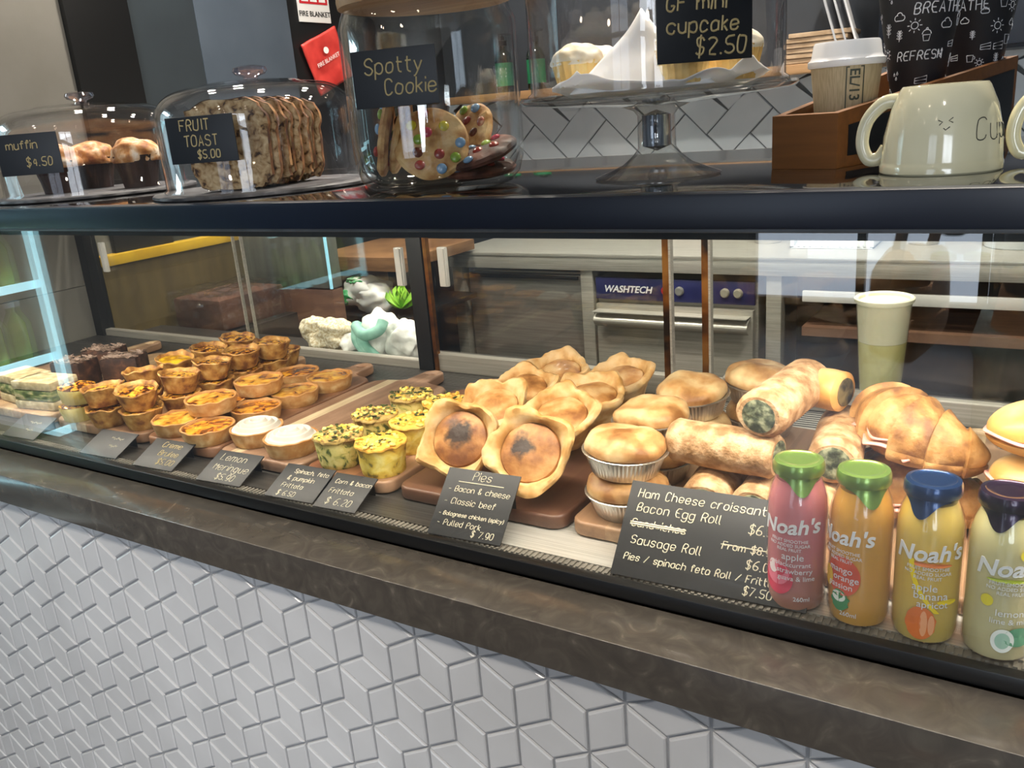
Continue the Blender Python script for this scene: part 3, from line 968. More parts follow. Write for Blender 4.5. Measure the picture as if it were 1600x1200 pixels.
def frittata(name, body_m, seed, herb):
    t = thing(name, name, 'frittata')
    R, h = 0.039, 0.048

    def fn(th, i, r, z):
        k = 1 + 0.035 * noise.noise(Vector((math.cos(th) * 2.5, math.sin(th) * 2.5, z * 60 + seed)))
        return r * k, z + (0.004 * noise.noise(Vector((math.cos(th) * 3, math.sin(th) * 3, seed + r * 80))) if z > h * 0.85 else 0)
    prof = [(0, 0), (R * 0.83, 0), (R * 0.86, 0.002)] + [(R * (0.86 + 0.12 * k / 6), h * k / 6.2) for k in range(1, 6)] + \
        [(R, h * 0.93), (R * 1.04, h * 0.97), (R * 1.02, h * 1.02), (R * 0.9, h * 1.04), (R * 0.6, h * 1.06), (R * 0.3, h * 1.08), (0, h * 1.08)]
    obj('body', MB().lathe(prof, 64, fn=fn), body_m, t)
    rg = random.Random(seed)
    hb_, eb = MB(), MB()
    for k in range(46 if herb else 14):
        a, r = rg.uniform(0, 6.28), R * math.sqrt(rg.random()) * 0.95
        M_ = Matrix.Translation((r * math.cos(a), r * math.sin(a), h * 1.075 + rg.uniform(-0.001, 0.002))) @ Matrix.Rotation(rg.uniform(0, 6), 4, 'Z') @ Matrix.Rotation(rg.uniform(-0.5, 0.5), 4, 'X')
        hb_.box((0, 0, 0), (rg.uniform(0.003, 0.009), rg.uniform(0.002, 0.005), 0.0012), M_)
    for k in range(40):
        a, r = rg.uniform(0, 6.28), R * math.sqrt(rg.random()) * 0.97
        eb.blob((r * math.cos(a), r * math.sin(a), h * 1.065), (rg.uniform(0.002, 0.005), rg.uniform(0.002, 0.004), 0.0025), 8, 0.3, 2, k)
    obj('crumb_topping', eb, m_egg, t)
    hh = obj('herb_flakes', hb_, m_herb, t)
    return t


fs_ = frittata('spinach_frittata', m_spcake, 3, True)
fc_ = frittata('corn_frittata', m_corncake, 5, False)
GF = 'frittatas on the reddish board'
for x, y, z, rz, k, lab in ((-0.936, 0.925, 0, 0, 's', 'green flecked spinach frittata at the front of its board, next to a meringue tart'),
                            (-0.848, 0.925, 0, 1, 'c', 'yellow corn frittata at the front right corner of its board'),
                            (-0.942, 1.022, 0, 2, 's', 'spinach frittata with dark wilted leaves, directly behind the front one'),
                            (-0.858, 1.020, 0, 3, 'c', 'yellow corn frittata behind the front corn frittata, half hidden by a pie'),
                            (-0.948, 1.128, 0, 4, 's', 'spinach frittata at the rear of its board, nearest the board handle'),
                            (-0.865, 1.118, 0, 5, 'c', 'corn frittata at the rear right of its board, behind the leaning pie')):
    put(fs_ if k == 's' else fc_, USED, (x, y, ZB), (0, 0, rz * 1.1), lab, GF)

# ------------------------------------------------------------------ folded puff pies


def burn_mat(name, cx, cy, r):
    m = mat(name, 'b9783a', 0.5, ramp=[(0.28, '744626'), (0.5, 'a06c3a'), (0.75, 'c4945c')], scale=26, bump=0.25, bscale=170)
    t = m.node_tree
    b = t.nodes['Principled BSDF']
    old = b.inputs['Base Color'].links[0].from_socket
    tc = nd(t, 'ShaderNodeTexCoord')
    n = nd(t, 'ShaderNodeTexNoise')
    n.inputs['Scale'].default_value, n.inputs['Detail'].default_value = 85, 7
    t.links.new(tc.outputs['Object'], n.inputs[0])
    ds = nd(t, 'ShaderNodeVectorMath', operation='DISTANCE')
    ds.inputs[1].default_value = (cx, cy, 0.054)
    t.links.new(tc.outputs['Object'], ds.inputs[0])
    ma = nd(t, 'ShaderNodeMath', operation='MULTIPLY_ADD')
    ma.inputs[1].default_value = 0.028
    t.links.new(n.outputs[0], ma.inputs[0])
    t.links.new(ds.outputs['Value'], ma.inputs[2])
    mr = nd(t, 'ShaderNodeMapRange')
    mr.inputs[1].default_value, mr.inputs[2].default_value = r + 0.009, r + 0.019
    mr.inputs[3].default_value, mr.inputs[4].default_value = 0.95, 0.0
    t.links.new(ma.outputs[0], mr.inputs[0])
    mx = nd(t, 'ShaderNodeMix', data_type='RGBA')
    t.links.new(mr.outputs[0], mx.inputs[0])
    t.links.new(old, mx.inputs[6])
    mx.inputs[7].default_value = lin('1f1614')
    t.links.new(mx.outputs[2], b.inputs['Base Color'])
    return m


def puff_pie(name, seed, lidm, scorch=False, ears=4, R=0.047):
    t = thing(name, name, 'pie')
    rg = random.Random(seed)
    ph = [k * PI / 2 + rg.uniform(-0.2, 0.2) for k in range(ears)]
    amp = [rg.uniform(0.75, 1.25) for _ in ph]

    def ear(th):
        e = 0
        for p, a in zip(ph, amp):
            d = (th - p + PI) % (2 * PI) - PI
            e += a * math.exp(-(d / 0.36) ** 2)
        return e
    h = 0.045
    prof = [(0, 0), (R * 0.66, 0), (R * 0.72, 0.003), (R * 0.84, h * 0.45), (R * 0.95, h * 0.8), (R * 1.03, h * 0.98), (R * 1.10, h * 1.10), (R * 1.12, h * 1.20), (R * 1.08, h * 1.30), (R * 1.01, h * 1.34), (R * 0.94, h * 1.29), (R * 0.90, h * 1.18),
            (R * 0.87, h * 1.08), (R * 0.84, h * 0.95), (0, h * 0.95)]
    wt = [0, 0, 0.02, 0.12, 0.4, 0.8, 0.95, 1.0, 0.95, 0.8, 0.5, 0.25, 0.1, 0, 0]

    def fn(th, i, r, z):
        e = ear(th) * wt[i]
        nz = noise.noise(Vector((math.cos(th) * 1.8, math.sin(th) * 1.8, seed + i * 0.15)))
        n2 = noise.noise(Vector((math.cos(th) * 5, math.sin(th) * 5, seed + 3 + i * 0.25)))
        return r * (1 + (0.10 * nz + 0.035 * n2) * (wt[i] > 0)) + 0.0115 * e, z + 0.0055 * e + (0.009 * nz + 0.004 * n2) * wt[i]
    obj('pastry_case', MB().lathe(prof, 96, fn=fn), m_puff, t)
    lid = MB().lathe([(R * 0.86, h * 0.98), (R * 0.82, h * 1.08), (R * 0.62, h * 1.16), (R * 0.4, h * 1.20), (R * 0.2, h * 1.22), (0, h * 1.22)], 48,
                     fn=lambda th, i, r, z: (r, z + 0.003 * noise.noise(Vector((r * math.cos(th) * 40, r * math.sin(th) * 40, seed)))))
    lo = obj('lid', lid, lidm, t)
    if scorch:
        lo['label'] = 'lid burnt black in the middle'
    return t


pp = [puff_pie('folded_pie', 1, burn_mat('scorched_lid', 0.002, 0.006, 0.019), True, R=0.049), puff_pie('folded_pie', 2, burn_mat('burnt_lid', -0.008, 0.010, 0.016), True, R=0.050), puff_pie('folded_pie', 3, m_pielid), puff_pie('folded_pie', 4, m_pielid)]
GP = 'folded puff pastry pies heaped on the dark board'


def place(o, c, nrm, spin, label, group, base=0.0):
    q = Vector(nrm).normalized().to_track_quat('Z', 'Y').to_matrix().to_4x4()
    o.matrix_world = Matrix.Translation(c) @ q @ Matrix.Rotation(spin, 4, 'Z')
    o['label'] = label
    if group:
        o['group'] = group
    return o


def pput(v, c, nrm, spin, label):
    d = USED.setdefault('pp%d' % v, {})
    o = pp[v] if not d else copy_tree(pp[v])
    d[1] = 1
    place(o, c, nrm, spin, label, GP)


pput(0, (-0.722, 0.985, 0.950), (0.20, -0.80, 0.50), 0.5, 'folded pie with a dark scorched lid, tipped up facing the glass beside the corn frittata')
pput(1, (-0.592, 0.965, 0.950), (0.20, -0.76, 0.58), 0.3, 'folded pie with a round black burn, tipped up at the front right')
pput(2, (-0.738, 1.090, 0.938), (0.1, -0.42, 0.9), 0.9, 'golden folded pie leaning behind the dark scorched pie')
pput(3, (-0.610, 1.078, 0.942), (0.12, -0.42, 0.9), 0.2, 'golden folded pie right behind the black burnt pie')
pput(3, (-0.745, 1.195, 0.930), (0.05, -0.35, 0.93), 1.9, 'golden folded pie third back in the left row of the pie board')
pput(2, (-0.618, 1.190, 0.930), (0.1, -0.2, 0.96), 2.4, 'golden folded pie third back in the right row of the pie board')
pput(2, (-0.735, 1.300, 0.928), (0.05, -0.32, 1), 3.1, 'golden folded pie at the rear left of the pie board')
pput(3, (-0.615, 1.305, 0.926), (0, -0.3, 1), 0.6, 'golden folded pie at the rear right of the pie board')

# ------------------------------------------------------------------ foil pies


def foil_pie(name, seed, crustm):
    t = thing(name, name, 'pie')
    R, h = 0.054, 0.029
    n = 300

    def fn(th, i, r, z):
        k = (z / h)
        return r * (1 + 0.024 * (0.2 + 0.8 * min(k, 1)) * math.sin(60 * th) * (1 if 0 < i < 5 else 0.3)), z
    obj('foil_cup', MB().lathe([(0, 0), (R * 0.78, 0), (R * 0.80, 0.001), (R * 0.88, h * 0.5), (R * 0.965, h * 0.97), (R * 1.04, h), (R * 1.045, h * 1.05), (R * 1.03, h * 1.07), (R * 0.95, h * 1.03)], n, fn=fn), m_foil, t)

    def fc(th, i, r, z):
        w = 0.009 * noise.noise(Vector((r * math.cos(th) * 24, r * math.sin(th) * 24, seed)))
        return r * (1 + 0.03 * noise.noise(Vector((math.cos(th) * 2, math.sin(th) * 2, seed)))), z + (w if i > 2 else w * 0.3)
    cr = [(R * 0.93, h * 1.0), (R * 0.985, h * 1.12), (R * 0.985, h * 1.32), (R * 0.94, h * 1.52), (R * 0.85, h * 1.68), (R * 0.7, h * 1.82), (R * 0.45, h * 1.93), (R * 0.2, h * 1.97), (0, h * 1.98)]
    obj('crust', MB().lathe(cr, 64, fn=fc), crustm, t)
    return t


fp = foil_pie('foil_pie', 1.0, m_crust)
fp2 = foil_pie('foil_pie', 6.0, m_crust)
GFO = 'pies in foil cups stacked behind the long price board'
k_ = 0
for sx, sy, nlev, nm in ((-0.446, 0.944, 2, 'front'), (-0.456, 1.058, 2, 'second'), (-0.440, 1.180, 2, 'third'), (-0.368, 1.275, 2, 'rear')):
    for lv in range(nlev):
        v = fp if (k_ % 2 == 0) else fp2
        where = ['at the bottom', 'in the middle', 'on top'][lv] if nlev == 3 else ['at the bottom', 'on top'][lv]
        tl = [(0, 0), (0.03, 0.05), (-0.05, 0.03)][lv]
        put(v, USED.setdefault('fp%d' % (k_ % 2), {}), (sx + (0, -0.004, 0.012)[lv], sy + 0.002 * lv, ZB + 0.055 * lv), (tl[0], tl[1], k_ * 0.9), 'pale crusted foil pie %s of the %s foil pie stack' % (where, nm), GFO)
        k_ += 1


# ------------------------------------------------------------------ spinach rolls
def roll(name, Ln, R, seed, m, fill=m_spfill):
    t = thing(name, name, 'pastry roll')
    n = 24

    def fn(u, v):
        e = min(1, 0.82 + 6 * min(u, 1 - u))
        a = 2 * PI * v
        r = R * e * (1 + 0.05 * noise.noise(Vector((math.cos(a) * 1.5, math.sin(a) * 1.5, u * 4 + seed))))
        return (r * math.cos(a) * 1.05, (u - 0.5) * Ln, r * math.sin(a) * 0.95)
    obj('pastry', MB().grid(fn, 22, n, wv=True, cap=True), m, t)
    f = MB()
    for s in (-1, 1):
        M_ = Matrix.Translation((0, s * Ln / 2, 0)) @ Matrix.Rotation(-s * PI / 2, 4, 'X')
        f.lathe([(R * 0.68, -0.004), (R * 0.67, 0.0015), (R * 0.4, 0.003), (0, 0.002)], 24, M_,
                fn=lambda th, i, r, z: (r, z + (0.002 * noise.noise(Vector((r * math.cos(th) * 200, r * math.sin(th) * 200, seed))) if i > 1 else 0)))
    obj('filling', f, fill, t, label='dark green spinach filling')
    return t


ra, rb = roll('spinach_roll', 0.15, 0.031, 1, m_rollp), roll('spinach_roll', 0.14, 0.030, 4, m_rollp)
GR = 'spinach rolls heaped behind the juice bottles'
for v, c, rot, lab in ((ra, (-0.345, 1.010, ZB + 0.030), (0, 0, 0.05), 'spinach roll with its end facing out, low behind the middle of the long price board'),
                       (rb, (-0.278, 1.012, ZB + 0.030), (0, 0.4, -0.03), 'spinach roll end facing out, low beside the pink juice bottle'),
                       (ra, (-0.212, 1.010, ZB + 0.030), (0, 0.2, 0.0), 'spinach roll at the bottom right of the heap, hidden by the orange juice bottle'),
                       (rb, (-0.330, 0.985, ZB + 0.089), (0.0, 0.3, PI / 2 - 0.10), 'spinach roll lying crosswise on the bottom rolls'),
                       (ra, (-0.268, 1.035, ZB + 0.147), (0.03, 0, -0.16), 'spinach roll on top of the heap, its green end towards the glass'),
                       (rb, (-0.205, 1.050, ZB + 0.089), (0, 0, 0.1), 'spinach roll in the middle layer beside the ham croissant')):
    put(v, USED.setdefault('r' + v.name[-3:], {}), c, rot, lab, GR)
ye = roll('egg_wrap', 0.072, 0.027, 9, m_bun, mat('dark_filling', '3a3228', 0.6, ramp=[(0.3, '221d18'), (0.7, '6a5c3c')], scale=80, bump=0.4))
tag(ye, 'golden filled wrap with a dark cut end, on top beside the upper spinach roll', 'wrap')
ye.location, ye.rotation_euler = (-0.240, 1.088, ZB + 0.146), (0, 0, 1.25)

# ------------------------------------------------------------------ ham croissants and bread rolls


def croissant(name, seed):
    t = thing(name, name, 'croissant')

    def half(z_off, sq, nm):
        def fn(u, v):
            a = (u - 0.5) * 2
            sp = Vector((0.088 * math.sin(a * 1.25), 0.045 * (1 - math.cos(a * 1.25)) * 1.4, 0))
            rid = 1 + 0.20 * ((((u - 0.5) * 7 + 0.5) % 1.0) - 0.5) * (1 if u < 0.5 else -1)
            r = 0.041 * (max(0.0, 1 - abs(a) ** 2.0) ** 0.75 + 0.10) * rid
            b = 2 * PI * v
            r *= 1 + 0.05 * noise.noise(Vector((math.cos(b), math.sin(b), u * 6 + seed)))
            d = Vector((0.0, 1.0, 0)) * math.cos(a * 1.25) - Vector((1, 0, 0)) * math.sin(a * 1.25)
            p = sp + d * (r * math.cos(b)) + Vector((0, 0, r * math.sin(b) * sq))
            p.z = max(p.z, -0.010) + z_off if sq > 0 else p.z + z_off
            return p
        return obj(nm, MB().grid(fn, 96, 28, wv=True, cap=True), m_croi, t)
    half(0.030, 1.0, 'croissant_top')
    half(0.018, 0.55, 'croissant_base')
    hm = MB().grid(lambda u, v: ((u - 0.5) * 0.10, -0.046 + 0.055 * v + 0.010 * math.sin(u * 9) * (1 - v), 0.026 + 0.004 * math.sin(u * 12) * (1 - v) - 0.006 * (1 - v)), 24, 8)
    hm.grid(lambda u, v: ((u - 0.5) * 0.09, -0.040 + 0.045 * v + 0.008 * math.sin(u * 7 + 1) * (1 - v), 0.029 + 0.003 * math.sin(u * 10) * (1 - v)), 24, 8)
    hm = obj('ham_slice', hm, m_ham, t)
    md = hm.modifiers.new('thick', 'SOLIDIFY')
    md.thickness = 0.0022
    return t


cr = croissant('ham_croissant', 2.0)
GCR = 'ham croissants stacked behind the juice bottles'
for c, rot, lab in (((-0.122, 1.060, ZB + 0.004), (0, 0, -0.45), 'ham croissant at the bottom of the croissant stack'),
                    ((-0.134, 1.050, ZB + 0.086), (-0.06, 0.10, -0.75), 'ham croissant on top of the croissant stack, pink ham showing')):
    put(cr, USED, c, rot, lab, GCR)


def bun(name, seed):
    t = thing(name, name, 'bread roll')

    def dome(a, b, c, z0, sg, m, nm):
        mb = MB().blob((0, 0, z0), (a, b, c), 24, 0.06, 1.3, seed + sg, flat=z0 if sg > 0 else None)
        if sg < 0:
            mb.v = [(x, y, min(z, z0)) for x, y, z in mb.v]
        return obj(nm, mb, m, t)
    dome(0.066, 0.045, 0.030, 0.030, 1, m_bun, 'bun_top')
    dome(0.066, 0.045, 0.024, 0.024, -1, m_bun, 'bun_base')
    obj('egg', MB().blob((0.0, 0, 0.027), (0.060, 0.042, 0.005), 24, 0.15, 3, seed), mat('fried_egg', 'f0c44c', 0.4, ramp=[(0.35, 'e69a20'), (0.6, 'f3dc94'), (0.75, 'fbf0cc')], scale=25), t)
    hm = MB().grid(lambda u, v: (0.069 * math.cos(2 * PI * u) * v, 0.049 * math.sin(2 * PI * u) * v, 0.030 + 0.003 * math.sin(8 * 2 * PI * u / 2) * v), 48, 6, wu=True)
    h_ = obj('ham_slice', hm, m_ham, t)
    h_.modifiers.new('thick', 'SOLIDIFY').thickness = 0.002
    return t


bu = bun('bacon_egg_roll', 3.0)
GBU = 'bacon and egg rolls stacked at the near end of the case'
for c, rot, lab in (((0.026, 1.005, ZB), (0, 0, 0.1), 'bacon and egg roll at the bottom of the stack by the purple capped bottle'),
                    ((0.024, 1.000, ZB + 0.061), (0, 0.05, -0.1), 'bacon and egg roll in the middle of the stack, yellow egg showing'),
                    ((0.022, 1.010, ZB + 0.122), (0.05, -0.08, 0.2), 'bacon and egg roll on top of the stack at the near end')):
    put(bu, USED, c, rot, lab, GBU)

# ------------------------------------------------------------------ cakes and sandwiches at the far end
ck = thing('chocolate_slice', '', 'cake slice')
obj('cake', MB().box((0, 0, 0.03), (0.085, 0.062, 0.056), bev=0.006), m_choc, ck)
fl = MB()
rg = random.Random(3)
for k in range(70):
    M_ = Matrix.Translation((rg.uniform(-0.038, 0.038), rg.uniform(-0.028, 0.028), 0.060)) @ Matrix.Rotation(rg.uniform(-0.6, 0.6), 4, 'Z') @ Matrix.Rotation(rg.uniform(-0.4, 0.4), 4, 'Y')
    fl.box((0, 0, 0), (rg.uniform(0.010, 0.022), 0.0026, 0.0018), M_)
obj('shavings', fl, m_flake, ck)
for c, rz, lab in (((-1.885, 1.150, ZB), 0.3, 'chocolate cake slice at the rear, topped with pale shavings'),
                   ((-1.855, 1.055, ZB), 0.2, 'chocolate cake slice in front of the rear one, topped with pale shavings'),
                   ((-1.765, 1.120, ZB), 0.5, 'chocolate cake slice nearest the custard tarts')):
    put(ck, USED, c, (0, 0, rz), lab, 'chocolate cake slices')
sw = thing('sandwich', '', 'sandwich')
obj('bread', MB().box((0, 0, 0.010), (0.115, 0.07, 0.018), bev=0.004).box((0, 0, 0.052), (0.115, 0.07, 0.018), bev=0.004), mat('seeded_bread', 'c9b68c', 0.8, ramp=[(0.3, 'a8946a'), (0.6, 'cdbb92'), (0.75, 'e2d5b2')], scale=60, bump=0.4), sw)
sf = MB().box((0, 0, 0.031), (0.112, 0.068, 0.022), bev=0.003)
obj('filling', sf, mat('salad_filling', '6f7a44', 0.6, ramp=[(0.3, '47542a'), (0.5, '7f8a4e'), (0.7, 'c9b98a')], scale=50, bump=0.5, stretch=(1, 1, 3)), sw)
for c, rz, lab in (((-1.770, 0.935, ZB), 0.15, 'salad sandwich at the front of the far board, seeded bread'),
                   ((-1.865, 0.945, ZB), -0.1, 'salad sandwich at the far left corner, beside the front sandwich')):
    put(sw, USED, c, (0, 0, rz), lab, 'salad sandwiches')
tag(obj('price_tag', MB().box((0, 0, 0.02), (0.03, 0.002, 0.036)).box((0, 0.012, 0.001), (0.03, 0.024, 0.002)), mat('white_card', 'f2f0ec', 0.6)), 'small blank white price tag standing at the rear of the case behind the wrap', 'price tag').location = (-0.262, 1.33, 0.9005)

# ------------------------------------------------------------------ chalk price cards
m_card = mat('chalkboard', '101115', 0.5, ramp=[(0.3, '0e0f13'), (0.65, '131418'), (0.8, '1b1c21')], scale=14)
m_card2 = mat('chalkboard_shelf', '12161c', 0.5, ramp=[(0.3, '10141a'), (0.7, '161a20')], scale=14)
m_chalk = mat('chalk_cream', 'd9d0b8', 0.7)
m_gold_pen = mat('chalk_gold', 'c9b583', 0.6)


def card(label, w, h, lines, loc, tilt, rz, m=m_card, pen=m_chalk, rad=0.0005, strike=(), stand=True, roll_=0.0):
    """Card in its own plane: x along, y up the card; tilt = lean from upright towards the back."""
    t = thing('price_card', label, 'price card', loc)
    t.rotation_euler = (PI / 2 - tilt, roll_, rz)
    obj('card', MB().box((0, h / 2, 0), (w, h, 0.002), bev=0.0006), m, t)
    ink = MB()
    for s, x, y, sz in lines:
        if s[0] == '~':      # smudged, unreadable stroke
            ink.tube([(-w / 2 + x + 0.0016 * k, y + 0.0022 * math.sin(k * 1.9) + 0.0014 * math.sin(k * 0.7), 0.0014) for k in range(len(s) * 3)], rad * 0.8, 4)
        else:
            hand(ink, s, -w / 2 + x, y, sz, rad, z=0.0014)
    for x0, y0, x1, y1, r in strike:
        ink.tube([(-w / 2 + x0, y0, 0.0014), (-w / 2 + x1, y1, 0.0014)], r, 4)
    obj('handwriting', ink, pen, t, sharp=0)
    if stand:
        a = PI / 2 - tilt
        L = h * math.sin(a) / 1.0
        # a folded strut from the card's upper edge straight down to the floor
        yy, zz = h * 0.96, -0.001
        d = Vector((0, -math.sin(a), -math.cos(a))) * (h * 0.96 * math.sin(a) - 0.001)
        p = Vector((0, yy, zz))
        vs = [(-w * 0.4, p.y, p.z), (w * 0.4, p.y, p.z), (w * 0.4, p.y + d.y, p.z + d.z), (-w * 0.4, p.y + d.y, p.z + d.z)]
        vs += [(x, y + 0.0005, z - 0.001) for x, y, z in vs]
        obj('strut', MB().add(vs, [(0, 1, 2, 3), (7, 6, 5, 4), (0, 4, 5, 1), (1, 5, 6, 2), (2, 6, 7, 3), (3, 7, 4, 0)]), m, t)
    return t


TL = math.radians(66)
FY = 0.8150
ZC = 0.8918
card('chalk price card at the far left of the case, tinted by the reflection', 0.10, 0.062, [('~~~~~~~~', 0.040, 0.042, 0.013), ('~~~~~', 0.050, 0.022, 0.013)], (-1.69, FY, ZC), TL, 0.06)
card('dark chalk price card below the yellow custard cakes', 0.10, 0.062, [('~~~~~~~', 0.045, 0.044, 0.013), ('~~~~~', 0.055, 0.026, 0.013)], (-1.43, FY, ZC), TL, 0.06)
card('small chalk card reading Creme Brulee $5.00', 0.098, 0.066, [('Creme', 0.030, 0.048, 0.012), ('Brulee', 0.036, 0.029, 0.012), ('$5.00', 0.048, 0.010, 0.012)], (-1.275, FY, ZC), TL, 0.06, pen=m_gold_pen)
card('small chalk card reading Lemon Meringue $5.90', 0.098, 0.068, [('Lemon', 0.016, 0.047, 0.014), ('Meringue', 0.016, 0.026, 0.014), ('$5.90', 0.036, 0.007, 0.012)], (-1.108, FY, ZC), TL, 0.06)
card('small chalk card for the spinach feta and pumpkin frittata', 0.096, 0.068, [('Spinach, feta', 0.024, 0.051, 0.0078), ('& pumpkin', 0.020, 0.036, 0.0085), ('Frittata', 0.018, 0.021, 0.0085), ('$ 6.50', 0.020, 0.005, 0.009)],
     (-0.949, FY, ZC), TL, 0.06)
card('small chalk card for the corn and bacon frittata', 0.078, 0.068, [('Corn & bacon', 0.010, 0.048, 0.0078), ('Frittata', 0.010, 0.029, 0.009), ('$ 6.20', 0.016, 0.008, 0.012)], (-0.856, FY, ZC), TL, 0.06)
card('chalk price card headed Pies, listing four fillings, leaning before the pies', 0.112, 0.098,
     [('Pies', 0.042, 0.083, 0.012), ('- Bacon & cheese', 0.010, 0.064, 0.0082), ('- Classic beef', 0.010, 0.046, 0.0086), ('- Bolognese chicken (spicy)', 0.008, 0.029, 0.0056),
      ('- Pulled Pork', 0.010, 0.015, 0.0080), ('$ 7.90', 0.066, 0.005, 0.0085)], (-0.626, FY, ZC), math.radians(47), 0.07, strike=((0.022, 0.0785, 0.092, 0.0785, 0.0008),))
card('long chalk price board starting Ham Cheese croissant, with one line struck out', 0.225, 0.118,
     [('Ham Cheese croissant $6.50', 0.012, 0.098, 0.0106), ('Bacon Egg Roll', 0.014, 0.080, 0.0108), ('$6.50', 0.150, 0.075, 0.0108), ('Sandwiches', 0.012, 0.061, 0.0095),
      ('Sausage Roll', 0.016, 0.040, 0.0105), ('From $8.90', 0.124, 0.053, 0.0085), ('$6.00', 0.154, 0.035, 0.0100), ('Pies / spinach feta Roll / Frittatas', 0.012, 0.020, 0.0082), ('$7.50', 0.156, 0.006, 0.0095)],
     (-0.300, FY + 0.004, ZC), math.radians(43), 0.035, rad=0.00062, strike=((0.010, 0.066, 0.078, 0.066, 0.0012), (0.010, 0.0635, 0.076, 0.064, 0.0011), (0.122, 0.058, 0.182, 0.058, 0.0007)))

# ------------------------------------------------------------------ juice bottles
m_btl = thin_glass('bottle_glass', (1, 1, 1), 0.05, 0.7)
PR = [(0, 0), (0.024, 0), (0.0285, 0.003), (0.0305, 0.010), (0.0312, 0.03), (0.0312, 0.112), (0.0305, 0.124), (0.0275, 0.136), (0.0235, 0.146), (0.0222, 0.152), (0.0222, 0.160)]


def on_cyl(mb, R, z0, a0=0.0, sc=1.0):
    """Wrap flat lettering (x along, y up) round a bottle of radius R, facing -y."""
    out = MB()
    out.f = mb.f
    out.v = [((R + z) * math.sin(x / R + a0), -(R + z) * math.cos(x / R + a0), z0 + y) for x, y, z in mb.v]
    return out


def disc(x, y, rx, ry, n=28, wob=0.0, seed=0):
    vs = [(x, y, 0)] + [(x + rx * math.cos(2 * PI * k / n) * (1 + wob * noise.noise(Vector((math.cos(k), math.sin(k), seed)))), y + ry * math.sin(2 * PI * k / n), 0) for k in range(n)]
    return MB().add(vs, [(0, 1 + k, 1 + (k + 1) % n) for k in range(n)])


def bottle(label, loc, juice, juice2, cap, shapes, text_a, lines, rz=0.0, drip=0.6):
    t = thing('juice_bottle', label, 'juice bottle', loc, rz, 'fruit juice bottles in a row behind the glass')
    jm = mat('juice_' + juice, juice, 0.35, ramp=[(0.35, juice2), (0.65, juice)], scale=9, sss=0.15, coat=0.6, zramp=(0.06, 0.0, juice2, 0.8))
    body = obj('juice', MB().lathe([(r * 0.965, z) if z < 0.15 else (r * 0.93, 0.1475) for r, z in PR[1:9]] and [(0, 0.002)] + [(max(r - 0.0013, 0), max(z, 0.002)) for r, z in PR[1:9]] + [(0, 0.146)], 48), jm, t)
    obj('glass', MB().lathe(PR, 56), m_btl, t)
    cm = mat('cap_' + cap, cap, 0.28, 0.75, coat=0.6)
    cb = MB().lathe([(0.0222, 0.1535), (0.0258, 0.1535), (0.0262, 0.1545), (0.0258, 0.1625), (0.0245, 0.1660), (0.0205, 0.1668), (0.0190, 0.1655), (0.0125, 0.1650), (0, 0.1665)], 72,
                    fn=lambda th, i, r, z: (r * (1 + (0.012 * math.sin(36 * th) if i in (2, 3) else 0)), z))
    c = obj('cap', cb, cm, t)
    dr = MB()
    pr = []
    for k in range(25):
        a = -1.1 + 2.2 * k / 24 + drip
        d = 0.004 + 0.016 * math.exp(-((k - 12) / 5.0) ** 2)
        for j in range(5):
            z = 0.1545 - d * j / 4
            rr = 0.0232
            for (r0, z0), (r1, z1) in zip(PR, PR[1:]):
                if z0 <= z <= z1 and z1 > z0:
                    rr = r0 + (r1 - r0) * (z - z0) / (z1 - z0)
            rr += 0.0012
            pr.append((rr * math.sin(a), -rr * math.cos(a), z))
    dr.add(pr, [(k * 5 + j, (k + 1) * 5 + j, (k + 1) * 5 + j + 1, k * 5 + j + 1) for k in range(24) for j in range(4)])
    obj('drip_seal', dr, cm, c)
    R = 0.0317
    for col, mb in shapes:
        obj('label_art', on_cyl(mb, R, 0.0, text_a), mat('ink_' + col, col, 0.45), t, sharp=0)
    tx = MB()
    w = text_mb("Noah's", 0.023, 0.0002, 'CENTER', 0.18, 0.0005)
    tx.add(*subdiv(w, 0, 0.094, 0.06))
    for s, x, y, sz in lines:
        l = text_mb(s, sz, 0.0001, 'CENTER', 0.0)
        tx.add(*subdiv(l, x, y))
    obj('lettering', on_cyl(tx, R + 0.0003, 0.0, text_a), m_white_print, t, sharp=0)
    return t


def subdiv(mb, dx, dy, slope=0.0):
    return [(x + dx, y + dy + slope * x, z) for x, y, z in mb.v], mb.f


FL = [('FRUIT SMOOTHIE', 0.0, 0.084, 0.0050), ('NO ADDED SUGAR', 0, 0.079, 0.0050), ('REAL FRUIT', 0, 0.074, 0.0050)]
BY = 0.8485
bottle('pink juice bottle with a green cap, leftmost of the row', (-0.205, BY, ZF), 'c87a80', 'a87858', '86a552',
       [('d8445c', disc(-0.012, 0.040, 0.017, 0.019)), ('e87c90', disc(-0.013, 0.046, 0.014, 0.014)), ('f3e2e2', disc(-0.018, 0.052, 0.006, 0.008))],
       0.18, FL + [('apple', 0.004, 0.064, 0.011), ('blackcurrant', 0.004, 0.056, 0.0075), ('strawberry', 0.006, 0.048, 0.0085), ('guava & lime', 0.008, 0.040, 0.0078), ('260ml', 0.014, 0.016, 0.007)], -0.2)
bottle('orange juice bottle with a green cap, second in the row', (-0.1405, BY - 0.003, ZF), 'e2a548', 'd09a3c', '86a552',
       [('d9583c', disc(0.002, 0.058, 0.019, 0.022)), ('f1c23a', disc(-0.016, 0.052, 0.007, 0.012)), ('3f8a54', disc(0.0, 0.030, 0.010, 0.012, wob=0.5)), ('e9efe4', disc(-0.001, 0.034, 0.008, 0.006))],
       -0.35, FL + [('mango', 0.0, 0.062, 0.010), ('orange', 0.006, 0.053, 0.010), ('passion', 0.0, 0.044, 0.0095), ('260ml', 0.010, 0.014, 0.007)], -0.1)
